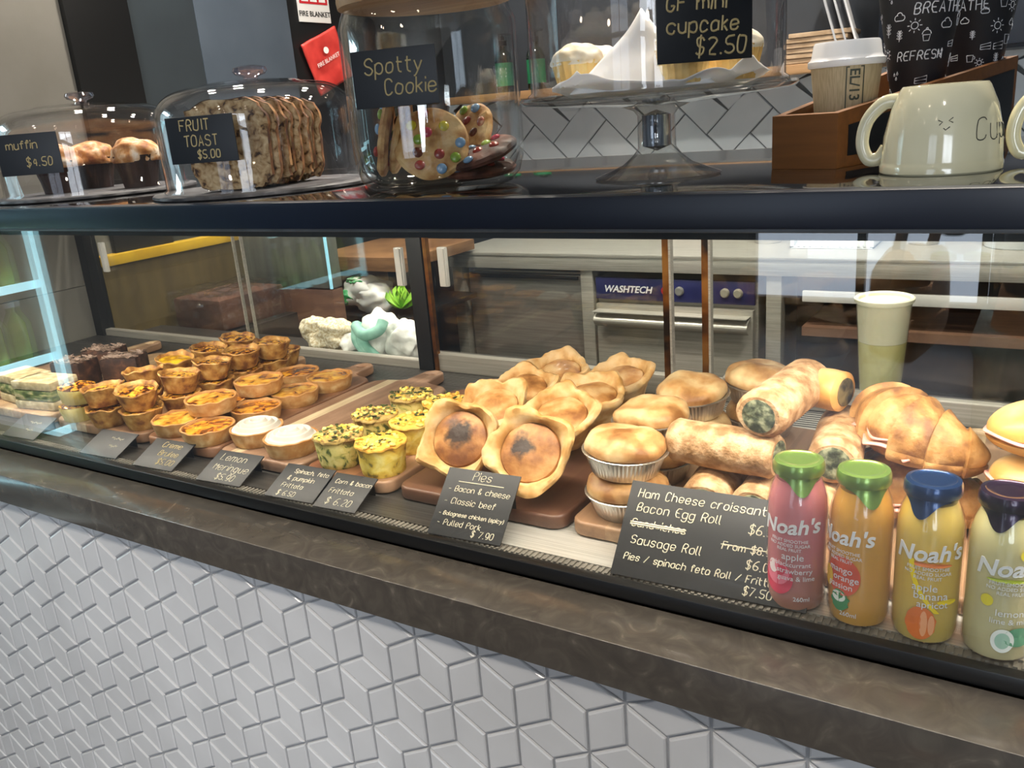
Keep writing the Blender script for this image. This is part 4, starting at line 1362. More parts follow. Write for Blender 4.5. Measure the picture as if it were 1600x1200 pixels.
bottle('yellow juice bottle with a navy blue cap, third in the row', (-0.0775, BY - 0.005, ZF), 'dcb850', 'd2ba6a', '1f3a66',
       [('f2d400', MB().grid(lambda u, v: (-0.018 + 0.026 * u * u + 0.005 * v, 0.094 - 0.056 * u, 0), 16, 3)), ('e8843c', disc(0.002, 0.0895, 0.020, 0.0022)),
        ('e2762f', disc(-0.004, 0.026, 0.014, 0.018, wob=0.2)), ('f0a878', disc(-0.001, 0.026, 0.0035, 0.014)), ('f0a878', disc(0.006, 0.025, 0.003, 0.011)), ('f2d400', disc(0.02, 0.05, 0.010, 0.003))],
       0.12, FL + [('apple', -0.002, 0.062, 0.011), ('banana', 0.004, 0.053, 0.0115), ('apricot', 0.006, 0.044, 0.010)], 0.0, -0.25)
bottle('pale lemon juice bottle with a dark purple cap, rightmost of the row', (-0.0135, BY - 0.006, ZF), 'd6cd98', 'cabf96', '33223a',
       [('b5c23c', disc(-0.002, 0.0885, 0.020, 0.002)), ('e3d23a', disc(-0.020, 0.066, 0.0055, 0.006)), ('f0dc4a', disc(0.010, 0.115, 0.006, 0.006)), ('5f9a78', disc(0.010, 0.030, 0.014, 0.010, wob=0.4)),
        ('f1f3ee', disc(-0.004, 0.026, 0.010, 0.0125)), ('a9cbb8', disc(-0.004, 0.026, 0.0065, 0.0085))],
       0.22, FL + [('lemon', 0.0, 0.052, 0.010), ('lime & mint', 0.002, 0.044, 0.008)], 0.1, -0.3)

# ------------------------------------------------------------------ things on the black top shelf
ZS = 1.3362
m_acry = thin_glass('acrylic_cover', (0.985, 0.985, 0.99), 0.055, 0.85)
m_knob = thin_glass('lilac_knob', (0.90, 0.88, 0.95), 0.22, 0.95)
m_slatebd = mat('slate_board', '3b3a3c', 0.6, ramp=[(0.3, '2f2e30'), (0.6, '424144'), (0.8, '5c5b5e')], scale=30, bump=0.4, bscale=60)
m_clear = thin_glass('clear_glass', (0.975, 0.985, 0.98), 0.085, 0.95)


def cover_prof(R, H, th=0.003, rr=0.055):
    out = [(R + 0.004, 0.0), (R + 0.004, 0.003), (R, 0.006), (R, H - rr)]
    out += [(R - rr + rr * math.cos(t), H - rr + rr * math.sin(t) * 0.8) for t in [k * PI / 2 / 8 for k in range(1, 9)]]
    top = H - rr + rr * 0.8
    out += [((R - rr) * k, top + 0.006 * (1 - k * k)) for k in (0.75, 0.5, 0.25)] + [(0, top + 0.006)]
    inn = [(0, top + 0.003)] + [((R - rr) * k, top + 0.003 + 0.006 * (1 - k * k) - 0.001) for k in (0.25, 0.5, 0.75)]
    inn += [(R - th - rr + rr * math.cos(t), H - th - rr + rr * math.sin(t) * 0.8) for t in [k * PI / 2 / 8 for k in range(8, -1, -1)]] + [(R - th, 0.0)]
    return out, inn, top + 0.006


def cake_cover(label, c, R, H, z, grp=None, knob=True):
    t = thing('cake_dome', label, 'cake dome', (c[0], c[1], z), 0, grp)
    o, i, top = cover_prof(R, H)
    obj('cover', MB().lathe(o, 96).lathe(i, 96), m_acry, t, sharp=60)
    if knob:
        kn = MB().lathe([(0.012, top - 0.002), (0.010, top + 0.004), (0.012, top + 0.007), (0.022, top + 0.010), (0.026, top + 0.015), (0.024, top + 0.020), (0.014, top + 0.023), (0.006, top + 0.022), (0, top + 0.021)], 40)
        obj('knob', kn, m_knob, t)
    return t


def slate(c, R, label):
    o = obj('slate_board', MB().lathe([(0, 0), (R * 0.985, 0), (R, 0.002), (R * 0.995, 0.0055), (R * 0.98, 0.007), (0, 0.007)], 120,
            fn=lambda th, i, r, z: (r * (1 + 0.012 * noise.noise(Vector((math.cos(th) * 9, math.sin(th) * 9, z * 300 + c[0]))) * (i > 0)), z)), m_slatebd, loc=(c[0], c[1], ZS))
    return tag(o, label, 'slate board', 'round slate boards')


D0, D1, JC, SC = (-1.560, 1.015), (-1.07, 0.985), (-0.676, 0.916), (-0.404, 0.972)
slate(D0, 0.178, 'round rough edged slate board under the muffin dome')
slate(D1, 0.172, 'round rough edged slate board under the fruit toast dome')
ZD = ZS + 0.0073
cake_cover('clear acrylic dome with a lilac knob over the muffins', D0, 0.160, 0.160, ZD, 'clear cake domes on slate')
cake_cover('clear acrylic dome with a lilac knob over the fruit toast loaf', D1, 0.150, 0.160, ZD, 'clear cake domes on slate')

# muffins
m_mcup = mat('dark_muffin_paper', '2e1a14', 0.7, ramp=[(0.3, '26150f'), (0.7, '3a231b')], scale=40)
m_mtop = mat('muffin_top', 'c98a4c', 0.6, ramp=[(0.28, '8c4f22'), (0.5, 'c68a4e'), (0.68, 'e6c298'), (0.8, 'f5e6d2')], scale=42, detail=7, bump=0.5, bscale=100, sss=0.1)
mu = thing('muffin', '', 'muffin')
obj('paper_cup', MB().lathe([(0, 0), (0.030, 0), (0.033, 0.02), (0.040, 0.05), (0.043, 0.058), (0.040, 0.056)], 72, fn=lambda th, i, r, z: (r * (1 + 0.03 * math.sin(18 * th) * (z / 0.058)), z)), m_mcup, mu)
obj('muffin_top', MB().blob((0, 0, 0.058), (0.045, 0.044, 0.031), 24, 0.16, 2.2, 3.0, flat=0.046), m_mtop, mu)
for c, rz, lab in (((-1.615, 0.975, ZD), 0, 'sugar dusted muffin behind the muffin price card'),
                   ((-1.478, 1.050, ZD), 2, 'sugar dusted muffin on the right under the muffin dome'),
                   ((-1.650, 1.072, ZD), 4, 'dark muffin at the back under the muffin dome')):
    put(mu, USED, c, (0, 0, rz), lab, 'muffins under the dome')

# fruit toast loaf: ten slices standing in a row
m_toast = mat('fruit_bread_crumb', 'b99a6c', 0.85, ramp=[(0.26, '3a2416'), (0.36, '8a6a42'), (0.5, 'b4966a'), (0.76, 'd3bb92')], scale=85, detail=8, dist=0.6, bump=0.6, bscale=160, sss=0.05)
m_tcrust = mat('bread_crust', '8a5a30', 0.75, ramp=[(0.3, '4e2e18'), (0.55, '87582f'), (0.75, 'b5895a')], scale=50, bump=0.6, bscale=90)


def slice_outline(seed, k=1.0):
    P = []
    for a in range(64):
        t = 2 * PI * a / 64
        x, z = math.cos(t), math.sin(t)
        x = math.copysign(abs(x) ** 0.55, x) * 0.060
        z = math.copysign(abs(z) ** (0.6 if z > 0 else 0.35), z) * 0.064
        w = 1.06 if z > 0.02 else 1.0
        n = 1 + 0.07 * noise.noise(Vector((math.cos(t) * 4, math.sin(t) * 4, seed))) + 0.05 * noise.noise(Vector((math.cos(t) * 11, math.sin(t) * 11, seed)))
        P.append((x * w * n * k, (z * n * k + 0.064)))
    return P


def toast(seed):
    t = thing('fruit_toast_slice', '', 'bread slice')
    Mx = Matrix.Rotation(PI / 2, 4, 'X')
    th = 0.0135
    c_ = slice_outline(seed)
    crust = MB()
    n = len(c_)
    vs = [(x, y, z) for z in (0, th * 0.3, th * 0.7, th) for x, y in ((p[0] * (1 if 0 < z < th else 0.985), p[1]) for p in c_)]
    crust.add(vs, [(j * n + k, j * n + (k + 1) % n, (j + 1) * n + (k + 1) % n, (j + 1) * n + k) for j in range(3) for k in range(n)], Mx)
    obj('crust', crust, m_tcrust, t)
    face = MB()
    for z in (0.0004, th - 0.0004):
        vs = [(0, 0.064, z)] + [(p[0] * r_, (p[1] - 0.064) * r_ + 0.064, z + 0.0006 * noise.noise(Vector((p[0] * 90 * r_, p[1] * 90 * r_, seed)))) for r_ in (0.33, 0.66, 0.985) for p in c_]
        f = [(0, 1 + k, 1 + (k + 1) % n) for k in range(n)]
        f += [(1 + j * n + k, 1 + j * n + (k + 1) % n, 1 + (j + 1) * n + (k + 1) % n, 1 + (j + 1) * n + k) for j in range(2) for k in range(n)]
        face.add(vs, f, Mx)
    obj('crumb', face, m_toast, t)
    return t


ts = [toast(1.0), toast(5.0), toast(9.0), toast(14.0)]
for k in range(10):
    d = Vector((-0.50, 0.866, 0))
    p = Vector((-1.045, 0.905, ZD + 0.001)) + d * (0.0143 * k) + Vector((0.866, 0.5, 0)) * ((0, 0.005, -0.004, 0.002)[k % 4] + 0.0045 * k)
    put(ts[(k * 3) % 4], USED.setdefault('ts%d' % ((k * 3) % 4), {}), p, (0, 0, math.radians(30)),
        'fruit toast slice, ' + ('the front one with its speckled face showing' if k == 0 else '%s from the front of the loaf' % ORD[k]), 'fruit toast slices')

# cookie jar
jar = thing('cookie_jar', 'large clear glass jar of cookies with a wooden lid', 'jar', (JC[0], JC[1], ZS))
R = 0.108
jo = [(0, 0.0), (0.076, 0.0), (0.090, 0.004), (0.101, 0.016), (0.1065, 0.034), (R, 0.055), (R, 0.195), (0.103, 0.208), (0.100, 0.215)]
ji = [(0.096, 0.215), (0.099, 0.206), (R - 0.004, 0.193), (R - 0.004, 0.057), (0.102, 0.038), (0.095, 0.022), (0.084, 0.012), (0.072, 0.010), (0, 0.010)]
obj('glass_body', MB().lathe(jo, 96).lathe(ji, 96), m_clear, jar, sharp=60)
m_lidw = wood_mat('lid_wood', [(0.0, 'b58b5c'), (0.3, 'a67c50'), (0.6, 'bc9466')], '7a5636', 0.5, 1, 4)
obj('lid', MB().lathe([(0, 0.217), (0.098, 0.217), (0.105, 0.2175), (0.106, 0.225), (0.105, 0.238), (0, 0.240)], 72), m_lidw, jar, label='pale wooden lid')

m_cookie = mat('cookie_dough', 'cf9f62', 0.65, ramp=[(0.28, 'a8713a'), (0.5, 'd0a266'), (0.75, 'e2bf8a')], scale=45, bump=0.4, bscale=110, sss=0.1)
m_ccookie = mat('chocolate_cookie', '5a3226', 0.55, ramp=[(0.28, '3a1e16'), (0.5, '5e362a'), (0.75, '7a4c3c')], scale=45, bump=0.4, bscale=90)
CANDY = [mat('candy_' + n, c, 0.25, coat=0.7) for n, c in (('red', '9c2f24'), ('blue', '7fa6cc'), ('yellow', 'd8c62e'), ('green', '8fae3e'), ('pink', 'c2455c'), ('brown', '6a3322'))]


def cookie(m, seed, nc=11):
    t = thing('cookie', '', 'cookie')
    R = 0.047
    mb = MB().lathe([(0, -0.006), (R * 0.8, -0.006), (R * 0.97, -0.003), (R, 0.001), (R * 0.93, 0.005), (R * 0.6, 0.007), (R * 0.3, 0.0075), (0, 0.0075)], 56,
                    fn=lambda th, i, r, z: (r * (1 + 0.04 * noise.noise(Vector((math.cos(th) * 2, math.sin(th) * 2, seed)))), z + (0.0018 * noise.noise(Vector((r * math.cos(th) * 70, r * math.sin(th) * 70, seed))) if i > 3 else 0)))
    obj('biscuit', mb, m, t)
    rg = random.Random(seed)
    pts = []
    while len(pts) < nc:
        a, r = rg.uniform(0, 6.28), R * math.sqrt(rg.random()) * 0.86
        p = (r * math.cos(a), r * math.sin(a))
        if all((p[0] - q[0]) ** 2 + (p[1] - q[1]) ** 2 > 0.013 ** 2 for q in pts):
            pts.append(p)
    for k, p in enumerate(pts):
        obj('candy', MB().blob((0, 0, 0), (0.0066, 0.0066, 0.0036), 8), CANDY[(k * 5 + int(seed)) % 6], t, (p[0], p[1], 0.0075), (rg.uniform(-0.2, 0.2), rg.uniform(-0.2, 0.2), 0))
    return t


c1, c2 = cookie(m_cookie, 4), cookie(m_ccookie, 7, 9)
GCK = 'spotty cookies in the jar'


def ckput(v, c, nrm, spin, label):
    o = v if not USED.get(label[:0] + str(id(v))) else copy_tree(v)
    USED[str(id(v))] = True
    place(o, c, nrm, spin, label, GCK)


ckput(c1, (-0.668, 0.890, ZS + 0.056), (0.52, -0.74, 0.42), 0.4, 'golden spotty cookie standing tilted in the middle of the jar, candies facing out')
ckput(c1, (-0.727, 0.876, ZS + 0.066), (-0.80, -0.52, 0.20), 2.0, 'golden spotty cookie leaning edge on against the left side of the jar')
ckput(c1, (-0.722, 0.900, ZS + 0.066), (-0.80, -0.46, 0.30), 4.0, 'golden cookie leaning behind the edge on cookie at the left of the jar')
ckput(c2, (-0.634, 0.942, ZS + 0.020), (0.05, -0.12, 1), 0.2, 'dark chocolate cookie lying at the bottom of the jar')
ckput(c2, (-0.624, 0.934, ZS + 0.040), (-0.10, -0.35, 1), 1.2, 'dark chocolate cookie with bright candies lying on the lower chocolate cookie')
ckput(c1, (-0.668, 0.966, ZS + 0.060), (-0.2, -0.8, 0.5), 3.0, 'golden spotty cookie at the back of the jar behind the tilted one')

# cake stand with cupcakes
stand = thing('cake_stand', 'clear glass pedestal cake stand', 'cake stand', (SC[0], SC[1], ZS))
m_pg = thin_glass('pressed_glass', (0.95, 0.96, 0.96), 0.16, 0.95, 0.05)
sp_ = [(0, 0.0), (0.072, 0.0), (0.073, 0.003), (0.060, 0.008), (0.040, 0.016), (0.028, 0.026), (0.022, 0.034), (0.0215, 0.070), (0.026, 0.076), (0.040, 0.081),
       (0.120, 0.0865), (0.152, 0.090), (0.157, 0.094), (0.155, 0.097), (0.150, 0.0945), (0.120, 0.0915), (0, 0.091)]
obj('pedestal', MB().lathe(sp_[:10], 72), m_pg, stand, sharp=60)
obj('plate', MB().lathe(sp_[9:], 96), m_clear, stand, sharp=60)
obj('stem_core', MB().lathe([(0, 0.030), (0.0165, 0.036), (0.0165, 0.070), (0, 0.076)], 36), mat('pressed_glass_core', '8f9aa6', 0.12, 0.4, ramp=[(0.4, '4b5058'), (0.55, 'a9b2bc'), (0.7, 'e8eaec')], scale=6, stretch=(9, 9, 0.6)), stand)
ZP = ZS + 0.0925
cake_cover('tall clear glass cover over the cupcakes on the cake stand', SC, 0.142, 0.200, ZS + 0.0975, None, True)
m_paper = mat('white_paper', 'f4f2ee', 0.7, sss=0.1, ramp=[(0.3, 'efede8'), (0.7, 'f8f7f4')], scale=12)


def doily_fn(u, v):
    x, y = (u - 0.5) * 0.235, (v - 0.5) * 0.235
    r = math.hypot(x, y)
    up = max(0, r - 0.095) * 0.35
    k = min(1.0, 0.128 / max(r, 1e-6))
    return (x * k, y * k, 0.002 + up + 0.010 * abs(noise.noise(Vector((x * 22, y * 22, 3)))) * min(1, r / 0.08))


pp_ = obj('paper_liner', MB().grid(doily_fn, 50, 50), m_paper, loc=(SC[0], SC[1], ZP), rot=(0, 0, 0.5))
pp_.modifiers.new('thick', 'SOLIDIFY').thickness = 0.0006
tag(pp_, 'crumpled white paper liner under the cupcakes', 'paper liner')
pl2 = MB().grid(lambda u, v: ((u - 0.5) * 0.15 * (1 - 0.8 * v), -0.02 + 0.05 * v + 0.012 * abs(u - 0.5) + 0.006 * noise.noise(Vector((u * 3, v * 3, 1))), 0.082 * v * (1 - 0.5 * abs(u - 0.5))), 24, 14)
p2 = obj('paper_fold', pl2, m_paper, loc=(SC[0] + 0.018, SC[1] - 0.080, ZP + 0.006), rot=(0, 0, 0.35))
p2.modifiers.new('thick', 'SOLIDIFY').thickness = 0.0006
tag(p2, 'folded point of white paper standing up before the cupcakes', 'paper')
m_cupp = mat('yellow_cupcake', 'e8c67a', 0.7, ramp=[(0.3, 'd9b060'), (0.7, 'f2d894')], scale=30, sss=0.15)
m_icing = mat('cream_icing', 'f6ead0', 0.5, ramp=[(0.3, 'efdcb4'), (0.7, 'fbf4e4')], scale=40, sss=0.2, bump=0.3, bscale=90)
cc = thing('cupcake', '', 'cupcake')
obj('paper_case', MB().lathe([(0, 0), (0.020, 0), (0.022, 0.006), (0.029, 0.034), (0.028, 0.034)], 80, fn=lambda th, i, r, z: (r * (1 + 0.03 * math.sin(20 * th)), z)), m_cupp, cc)
obj('icing', MB().blob((0, 0, 0.034), (0.029, 0.029, 0.019), 24, 0.18, 2.4, 1.0, flat=0.030), m_icing, cc)
for dx, dy, lab in ((-0.075, -0.045, 'mini cupcake at the left front of the cake stand'), (-0.085, 0.030, 'mini cupcake at the left rear of the cake stand'),
                    (0.060, -0.068, 'mini cupcake behind the cupcake price card, left of its neighbour'), (0.094, -0.005, 'mini cupcake at the right edge of the cake stand'),
                    (-0.015, 0.062, 'mini cupcake at the rear middle of the cake stand'), (0.058, 0.060, 'mini cupcake at the right rear of the cake stand'),
                    (-0.012, -0.008, 'mini cupcake in the centre of the cake stand')):
    put(cc, USED, (SC[0] + dx, SC[1] + dy, ZP + 0.008), (0, 0, dx * 40), lab, 'gluten free mini cupcakes')


def stuck(label, c, lines, w, h, m=m_card2, **k):
    t = card(label, w, h, lines, c[:3], 0.0, c[3], m=m, pen=m_gold_pen, rad=k.pop('rad', 0.0009), stand=False, **k)
    return t


stuck('black chalk card reading muffin $4.50 on the muffin dome', (-1.500, 0.861, ZS + 0.048, math.radians(29)), [('muffin', 0.018, 0.043, 0.014), ('$4.50', 0.048, 0.014, 0.014)], 0.110, 0.068)
stuck('black chalk card reading FRUIT TOAST $5.00 on the toast dome', (-1.024, 0.836, ZS + 0.052, math.radians(16)), [('FRUIT', 0.022, 0.044, 0.0145), ('TOAST', 0.026, 0.023, 0.0145), ('$5.00', 0.044, 0.006, 0.011)], 0.108, 0.063)
stuck('black chalk card reading Spotty Cookie on the jar', (-0.648, 0.808, ZS + 0.102, math.radians(15)), [('Spotty', 0.016, 0.036, 0.0165), ('Cookie', 0.038, 0.013, 0.0165)], 0.103, 0.062)
stuck('black chalk card reading GF mini cupcake $2.50 on the cupcake cover', (-0.307, 0.864, ZS + 0.118, math.radians(40)), [('GF mini', 0.010, 0.047, 0.0140), ('cupcake', 0.010, 0.027, 0.0140), ('$2.50', 0.038, 0.006, 0.0155)], 0.096, 0.080, rad=0.0010)

# wooden organiser with cups
m_boxw = wood_mat('organiser_wood', [(0.0, '8a5a2c'), (0.5, '7e5026')], '5e3a1a', 0.45, 2, 3, coat=0.15)
m_inset = mat('black_inset', '15161a', 0.35, ramp=[(0.3, '131418'), (0.7, '191a1e')], scale=10)
BR = math.radians(-18)
og = thing('cup_organiser', 'wooden cup organiser with a sloping top and black inset sides', 'organiser', (-0.209, 0.998, ZS), BR)
BW, BL = 0.080, 0.46


def h_at(y):
    return 0.058 + 0.105 * y


ob_ = MB()
w_ = 0.010
FLR = 0.085
for x0, x1, y0, y1 in ((-BW, 0, 0, w_), (-BW - FLR, 0, BL - w_, BL)):
    z0, z1 = h_at(y0), h_at(y1)
    ob_.add([(x0, y0, 0), (x1, y0, 0), (x1, y1, 0), (x0, y1, 0), (x0, y0, z0), (x1, y0, z0), (x1, y1, z1), (x0, y1, z1)], [(3, 2, 1, 0), (4, 5, 6, 7), (0, 1, 5, 4), (1, 2, 6, 5), (2, 3, 7, 6), (3, 0, 4, 7)])
for x0, x1 in ((-BW, -BW + w_), (-w_, 0)):
    z0, z1 = h_at(w_), h_at(BL - w_)
    fl_ = FLR if x0 < -0.05 else 0.0
    ob_.add([(x0, w_, 0), (x1, w_, 0), (x1 - fl_, BL - w_, 0), (x0 - fl_, BL - w_, 0), (x0, w_, z0), (x1, w_, z0), (x1 - fl_, BL - w_, z1), (x0 - fl_, BL - w_, z1)], [(3, 2, 1, 0), (4, 5, 6, 7), (0, 1, 5, 4), (1, 2, 6, 5), (2, 3, 7, 6), (3, 0, 4, 7)])
obj('box_sides', ob_, m_boxw, og, sharp=20)
obj('box_floor', MB().prism([(-w_, w_), (-w_, BL - w_), (-BW - FLR + w_, BL - w_), (-BW + w_, w_)], 0.001, 0.007), m_boxw, og)
ip = MB()
for y0, y1 in ((0.022, 0.20), (0.225, 0.45)):
    vs = [(0.0008, y0, 0.012), (0.0008, y1, 0.012), (0.0008, y1, h_at(y1) - 0.016), (0.0008, y0, h_at(y0) - 0.016)]
    ip.add(vs + [(-0.001, y, z) for _, y, z in vs], [(0, 1, 2, 3), (7, 6, 5, 4), (0, 4, 5, 1), (1, 5, 6, 2), (2, 6, 7, 3), (3, 7, 4, 0)])
obj('inset_panel', ip, m_inset, og)


def in_box(y, x=-0.062):
    c, s = math.cos(BR), math.sin(BR)
    return (-0.209 + x * c - y * s, 0.998 + x * s + y * c)


def wrap_cone(mb, R0, R1, H, a0=0.0):
    """Wrap lettering on a tapering cup: x along, y up from the base, facing -y."""
    out = MB()
    out.f = mb.f
    for x, y, z in mb.v:
        r = R0 + (R1 - R0) * y / H + z
        out.v.append((r * math.sin(x / r + a0), -r * math.cos(x / r + a0), y))
    return out


m_kraft = mat('kraft_cup', 'b5a585', 0.7, ramp=[(0.3, 'ab9b7b'), (0.7, 'beae8e')], scale=20, stretch=(30, 30, 1))
m_lidp = mat('white_plastic_lid', 'ececee', 0.3, coat=0.3)
m_ink = mat('dark_stamp_ink', '3c4238', 0.6)
kx, ky = in_box(0.100, -0.0490)
kc = thing('paper_cup', 'kraft paper coffee cup with a white lid standing in the organiser', 'coffee cup', (kx, ky, ZS + 0.014))
obj('cup_body', MB().lathe([(0, 0), (0.029, 0), (0.030, 0.002), (0.039, 0.094)], 64), m_kraft, kc)
obj('lid', MB().lathe([(0.041, 0.092), (0.0425, 0.094), (0.0425, 0.099), (0.040, 0.101), (0.0385, 0.104), (0.0365, 0.117), (0.035, 0.1195), (0.032, 0.1195), (0.030, 0.114), (0, 0.114)], 64), m_lidp, kc)
st_ = MB()
lt = text_mb('EL/13', 0.0155, 0.0002, 'LEFT', 0, 0.0003)
st_.add([(-y, x, z) for x, y, z in lt.v], lt.f)   # reads sideways, up the cup
st_.v = [(-(x), 0.089 - y, z) for x, y, z in st_.v]
fr_ = MB()
for x0, y0, x1, y1 in ((-0.004, 0.044, 0.015, 0.044), (-0.004, 0.0905, 0.015, 0.0905), (-0.004, 0.044, -0.004, 0.0905), (0.015, 0.044, 0.015, 0.0905)):
    fr_.box(((x0 + x1) / 2, (y0 + y1) / 2, 0), (abs(x1 - x0) + 0.0012, abs(y1 - y0) + 0.0012, 0.0006))
st_.add(fr_.v, fr_.f)
obj('stamp', wrap_cone(st_, 0.0305, 0.0395, 0.094, 0.32), m_ink, kc, sharp=0)

m_blackcup = mat('black_paper_cup', '1d1f24', 0.5, ramp=[(0.3, '1a1c21'), (0.7, '22242a')], scale=12)


def doodles(seed, words):
    mb = MB()
    rg = random.Random(seed)
    r = 0.00055
    for s, x, y, sz in words:
        hand(mb, s, x, y, sz, 0.0007, slant=0.05)
    taken = [(x + 0.02, y + sz / 2, 0.026) for s, x, y, sz in words]
    k = tries = 0
    while k < 42 and tries < 900:
        tries += 1
        x, y, q = rg.uniform(-0.075, 0.075), rg.uniform(0.03, 0.205), rg.uniform(0.006, 0.011)
        if any(abs(x - a) < q * 0.8 + c * (1.0 if c > 0.02 else 0.8) and abs(y - b) < q * 0.9 + min(c, 0.011) for a, b, c in taken):
            continue
        taken.append((x, y, q))
        kind = k % 7
        C = lambda cx, cy, rad, n=12, a0=0, a1=2 * PI: [(x + q * (cx + rad * math.cos(a0 + (a1 - a0) * j / n)), y + q * (cy + rad * math.sin(a0 + (a1 - a0) * j / n)), 0) for j in range(n + 1)]
        Ln = lambda *p: [(x + q * a, y + q * b, 0) for a, b in p]
        T = lambda p: mb.tube(p, r, 4)
        if kind == 0:      # cup with a handle
            T(Ln((-0.6, 0.5), (-0.45, -0.7), (0.45, -0.7), (0.6, 0.5), (-0.6, 0.5))); T(C(0.62, 0, 0.28, 8, -1.4, 1.4))
        elif kind == 1:    # sun
            T(C(0, 0, 0.45))
            for j in range(8):
                a = j * PI / 4
                T(Ln((0.65 * math.cos(a), 0.65 * math.sin(a)), (0.95 * math.cos(a), 0.95 * math.sin(a))))
        elif kind == 2:    # leaf sprig
            T(Ln((0, -0.9), (0.05, 0), (0, 0.9)))
            for s in (-1, 1):
                for b in (-0.5, 0.0, 0.4):
                    T(Ln((0, b), (0.5 * s, b + 0.15), (0.25 * s, b + 0.5), (0, b)))
        elif kind == 3:    # cake
            T(Ln((-0.8, -0.5), (-0.8, 0.2), (0.8, 0.5), (0.8, -0.5), (-0.8, -0.5))); T(Ln((-0.8, -0.15), (0.8, 0.0)))
        elif kind == 4:    # cloud
            T(C(-0.4, 0, 0.4, 8, 1.2, 5.0)); T(C(0.0, 0.3, 0.45, 8, 0.2, 2.9)); T(C(0.45, 0, 0.38, 8, -1.8, 1.8)); T(Ln((-0.35, -0.38), (0.4, -0.38)))
        elif kind == 5:    # cupcake
            T(Ln((-0.5, -0.1), (-0.35, -0.9), (0.35, -0.9), (0.5, -0.1), (-0.5, -0.1))); T(C(0, 0.0, 0.6, 10, 0, PI)); T(C(0, 0.72, 0.13, 8))
        else:              # drops
            for a, b in ((-0.4, 0.3), (0.3, 0.5), (0.1, -0.4)):
                T(C(a, b, 0.18, 8)); T(Ln((a - 0.13, b + 0.12), (a, b + 0.42), (a + 0.13, b + 0.12)))
        k += 1
    return mb


for (yy, sd, words, lab) in ((0.285, 5, [('BREATHE', -0.020, 0.150, 0.0125), ('REFRESH', -0.036, 0.097, 0.0105)], 'tall black cup with white doodles reading BREATHE and REFRESH in the organiser'),
                             (0.425, 9, [('BREATHE', -0.050, 0.155, 0.012)], 'tall black cup with white doodles at the rear end of the organiser')):
    bx_, by_ = in_box(yy, -0.055 if sd == 5 else -0.044)
    dc = thing('doodle_cup', lab, 'paper cup', (bx_, by_, ZS + 0.012), 0, 'black doodle printed cups')
    obj('cup_body', MB().lathe([(0, 0), (0.0205, 0), (0.0215, 0.002), (0.056, 0.215), (0.058, 0.217), (0.056, 0.219), (0.0545, 0.215), (0.020, 0.006), (0, 0.006)], 72), m_blackcup, dc)
    obj('doodle_print', wrap_cone(doodles(sd, words), 0.0216, 0.0564, 0.217, 0.42 if sd == 5 else 0.1), m_white_print, dc, sharp=0)

# upside down cream mugs
m_mug = mat('cream_glaze', 'e2dcb8', 0.12, ramp=[(0.3, 'ded8b2'), (0.7, 'e6e0c0')], scale=6, coat=0.8)
m_pen = mat('grey_pen', '4a4a40', 0.6)


def mug(label, c, rz, writing):
    t = thing('mug', label, 'mug', (c[0], c[1], ZS), rz, 'cream mugs standing upside down')
    t.scale = (0.86, 0.86, 0.87)
    prof = [(0.0605, 0.0), (0.0625, 0.002), (0.0625, 0.009), (0.0615, 0.011), (0.0610, 0.014), (0.0595, 0.040), (0.053, 0.068), (0.0445, 0.088), (0.042, 0.091), (0.036, 0.0915), (0.034, 0.0895), (0, 0.0895)]
    obj('mug_body', MB().lathe(prof, 80), m_mug, t)
    hp = smooth_path([(-0.046, -0.0, 0.077), (-0.062, 0, 0.075), (-0.078, 0, 0.058), (-0.083, 0, 0.034), (-0.076, 0, 0.016), (-0.064, 0, 0.016), (-0.056, 0, 0.026)], 7)
    obj('handle', MB().tube(hp, [0.0085 - 0.0012 * math.sin(PI * k / (len(hp) - 1)) for k in range(len(hp))], 16), m_mug, t)
    if writing:
        mb = MB()
        for p in (((-0.014, 0.056), (-0.010, 0.054), (-0.013, 0.051)), ((0.000, 0.058), (-0.004, 0.055), (0.000, 0.053)), ((-0.009, 0.048), (-0.007, 0.046), (-0.005, 0.0475), (-0.003, 0.049))):
            mb.tube([(x, y, 0) for x, y in p], 0.0005, 4)
        hand(mb, 'Cupcake', 0.024, 0.034, 0.022, 0.0006, slant=0.0)
        out = MB()
        out.f = mb.f
        for x, y, z in mb.v:
            r = 0.0605
            for (r0, z0), (r1, z1) in zip(prof, prof[1:]):
                if z0 <= y <= z1 and z1 > z0:
                    r = r0 + (r1 - r0) * (y - z0) / (z1 - z0)
            r += z + 0.0003
            out.v.append((r * math.sin(x / r), -r * math.cos(x / r), y))
        obj('pen_drawing', out, m_pen, t, rot=(0, 0, 0.30), sharp=0, label='small face and handwriting in grey pen')
    return t


mug('cream mug upside down with a pen drawn face, beside the organiser', (-0.101, 0.936), -0.02, True)
mug('cream mug upside down at the near end, only its handle and edge showing', (0.026, 0.975), 0.25, False)

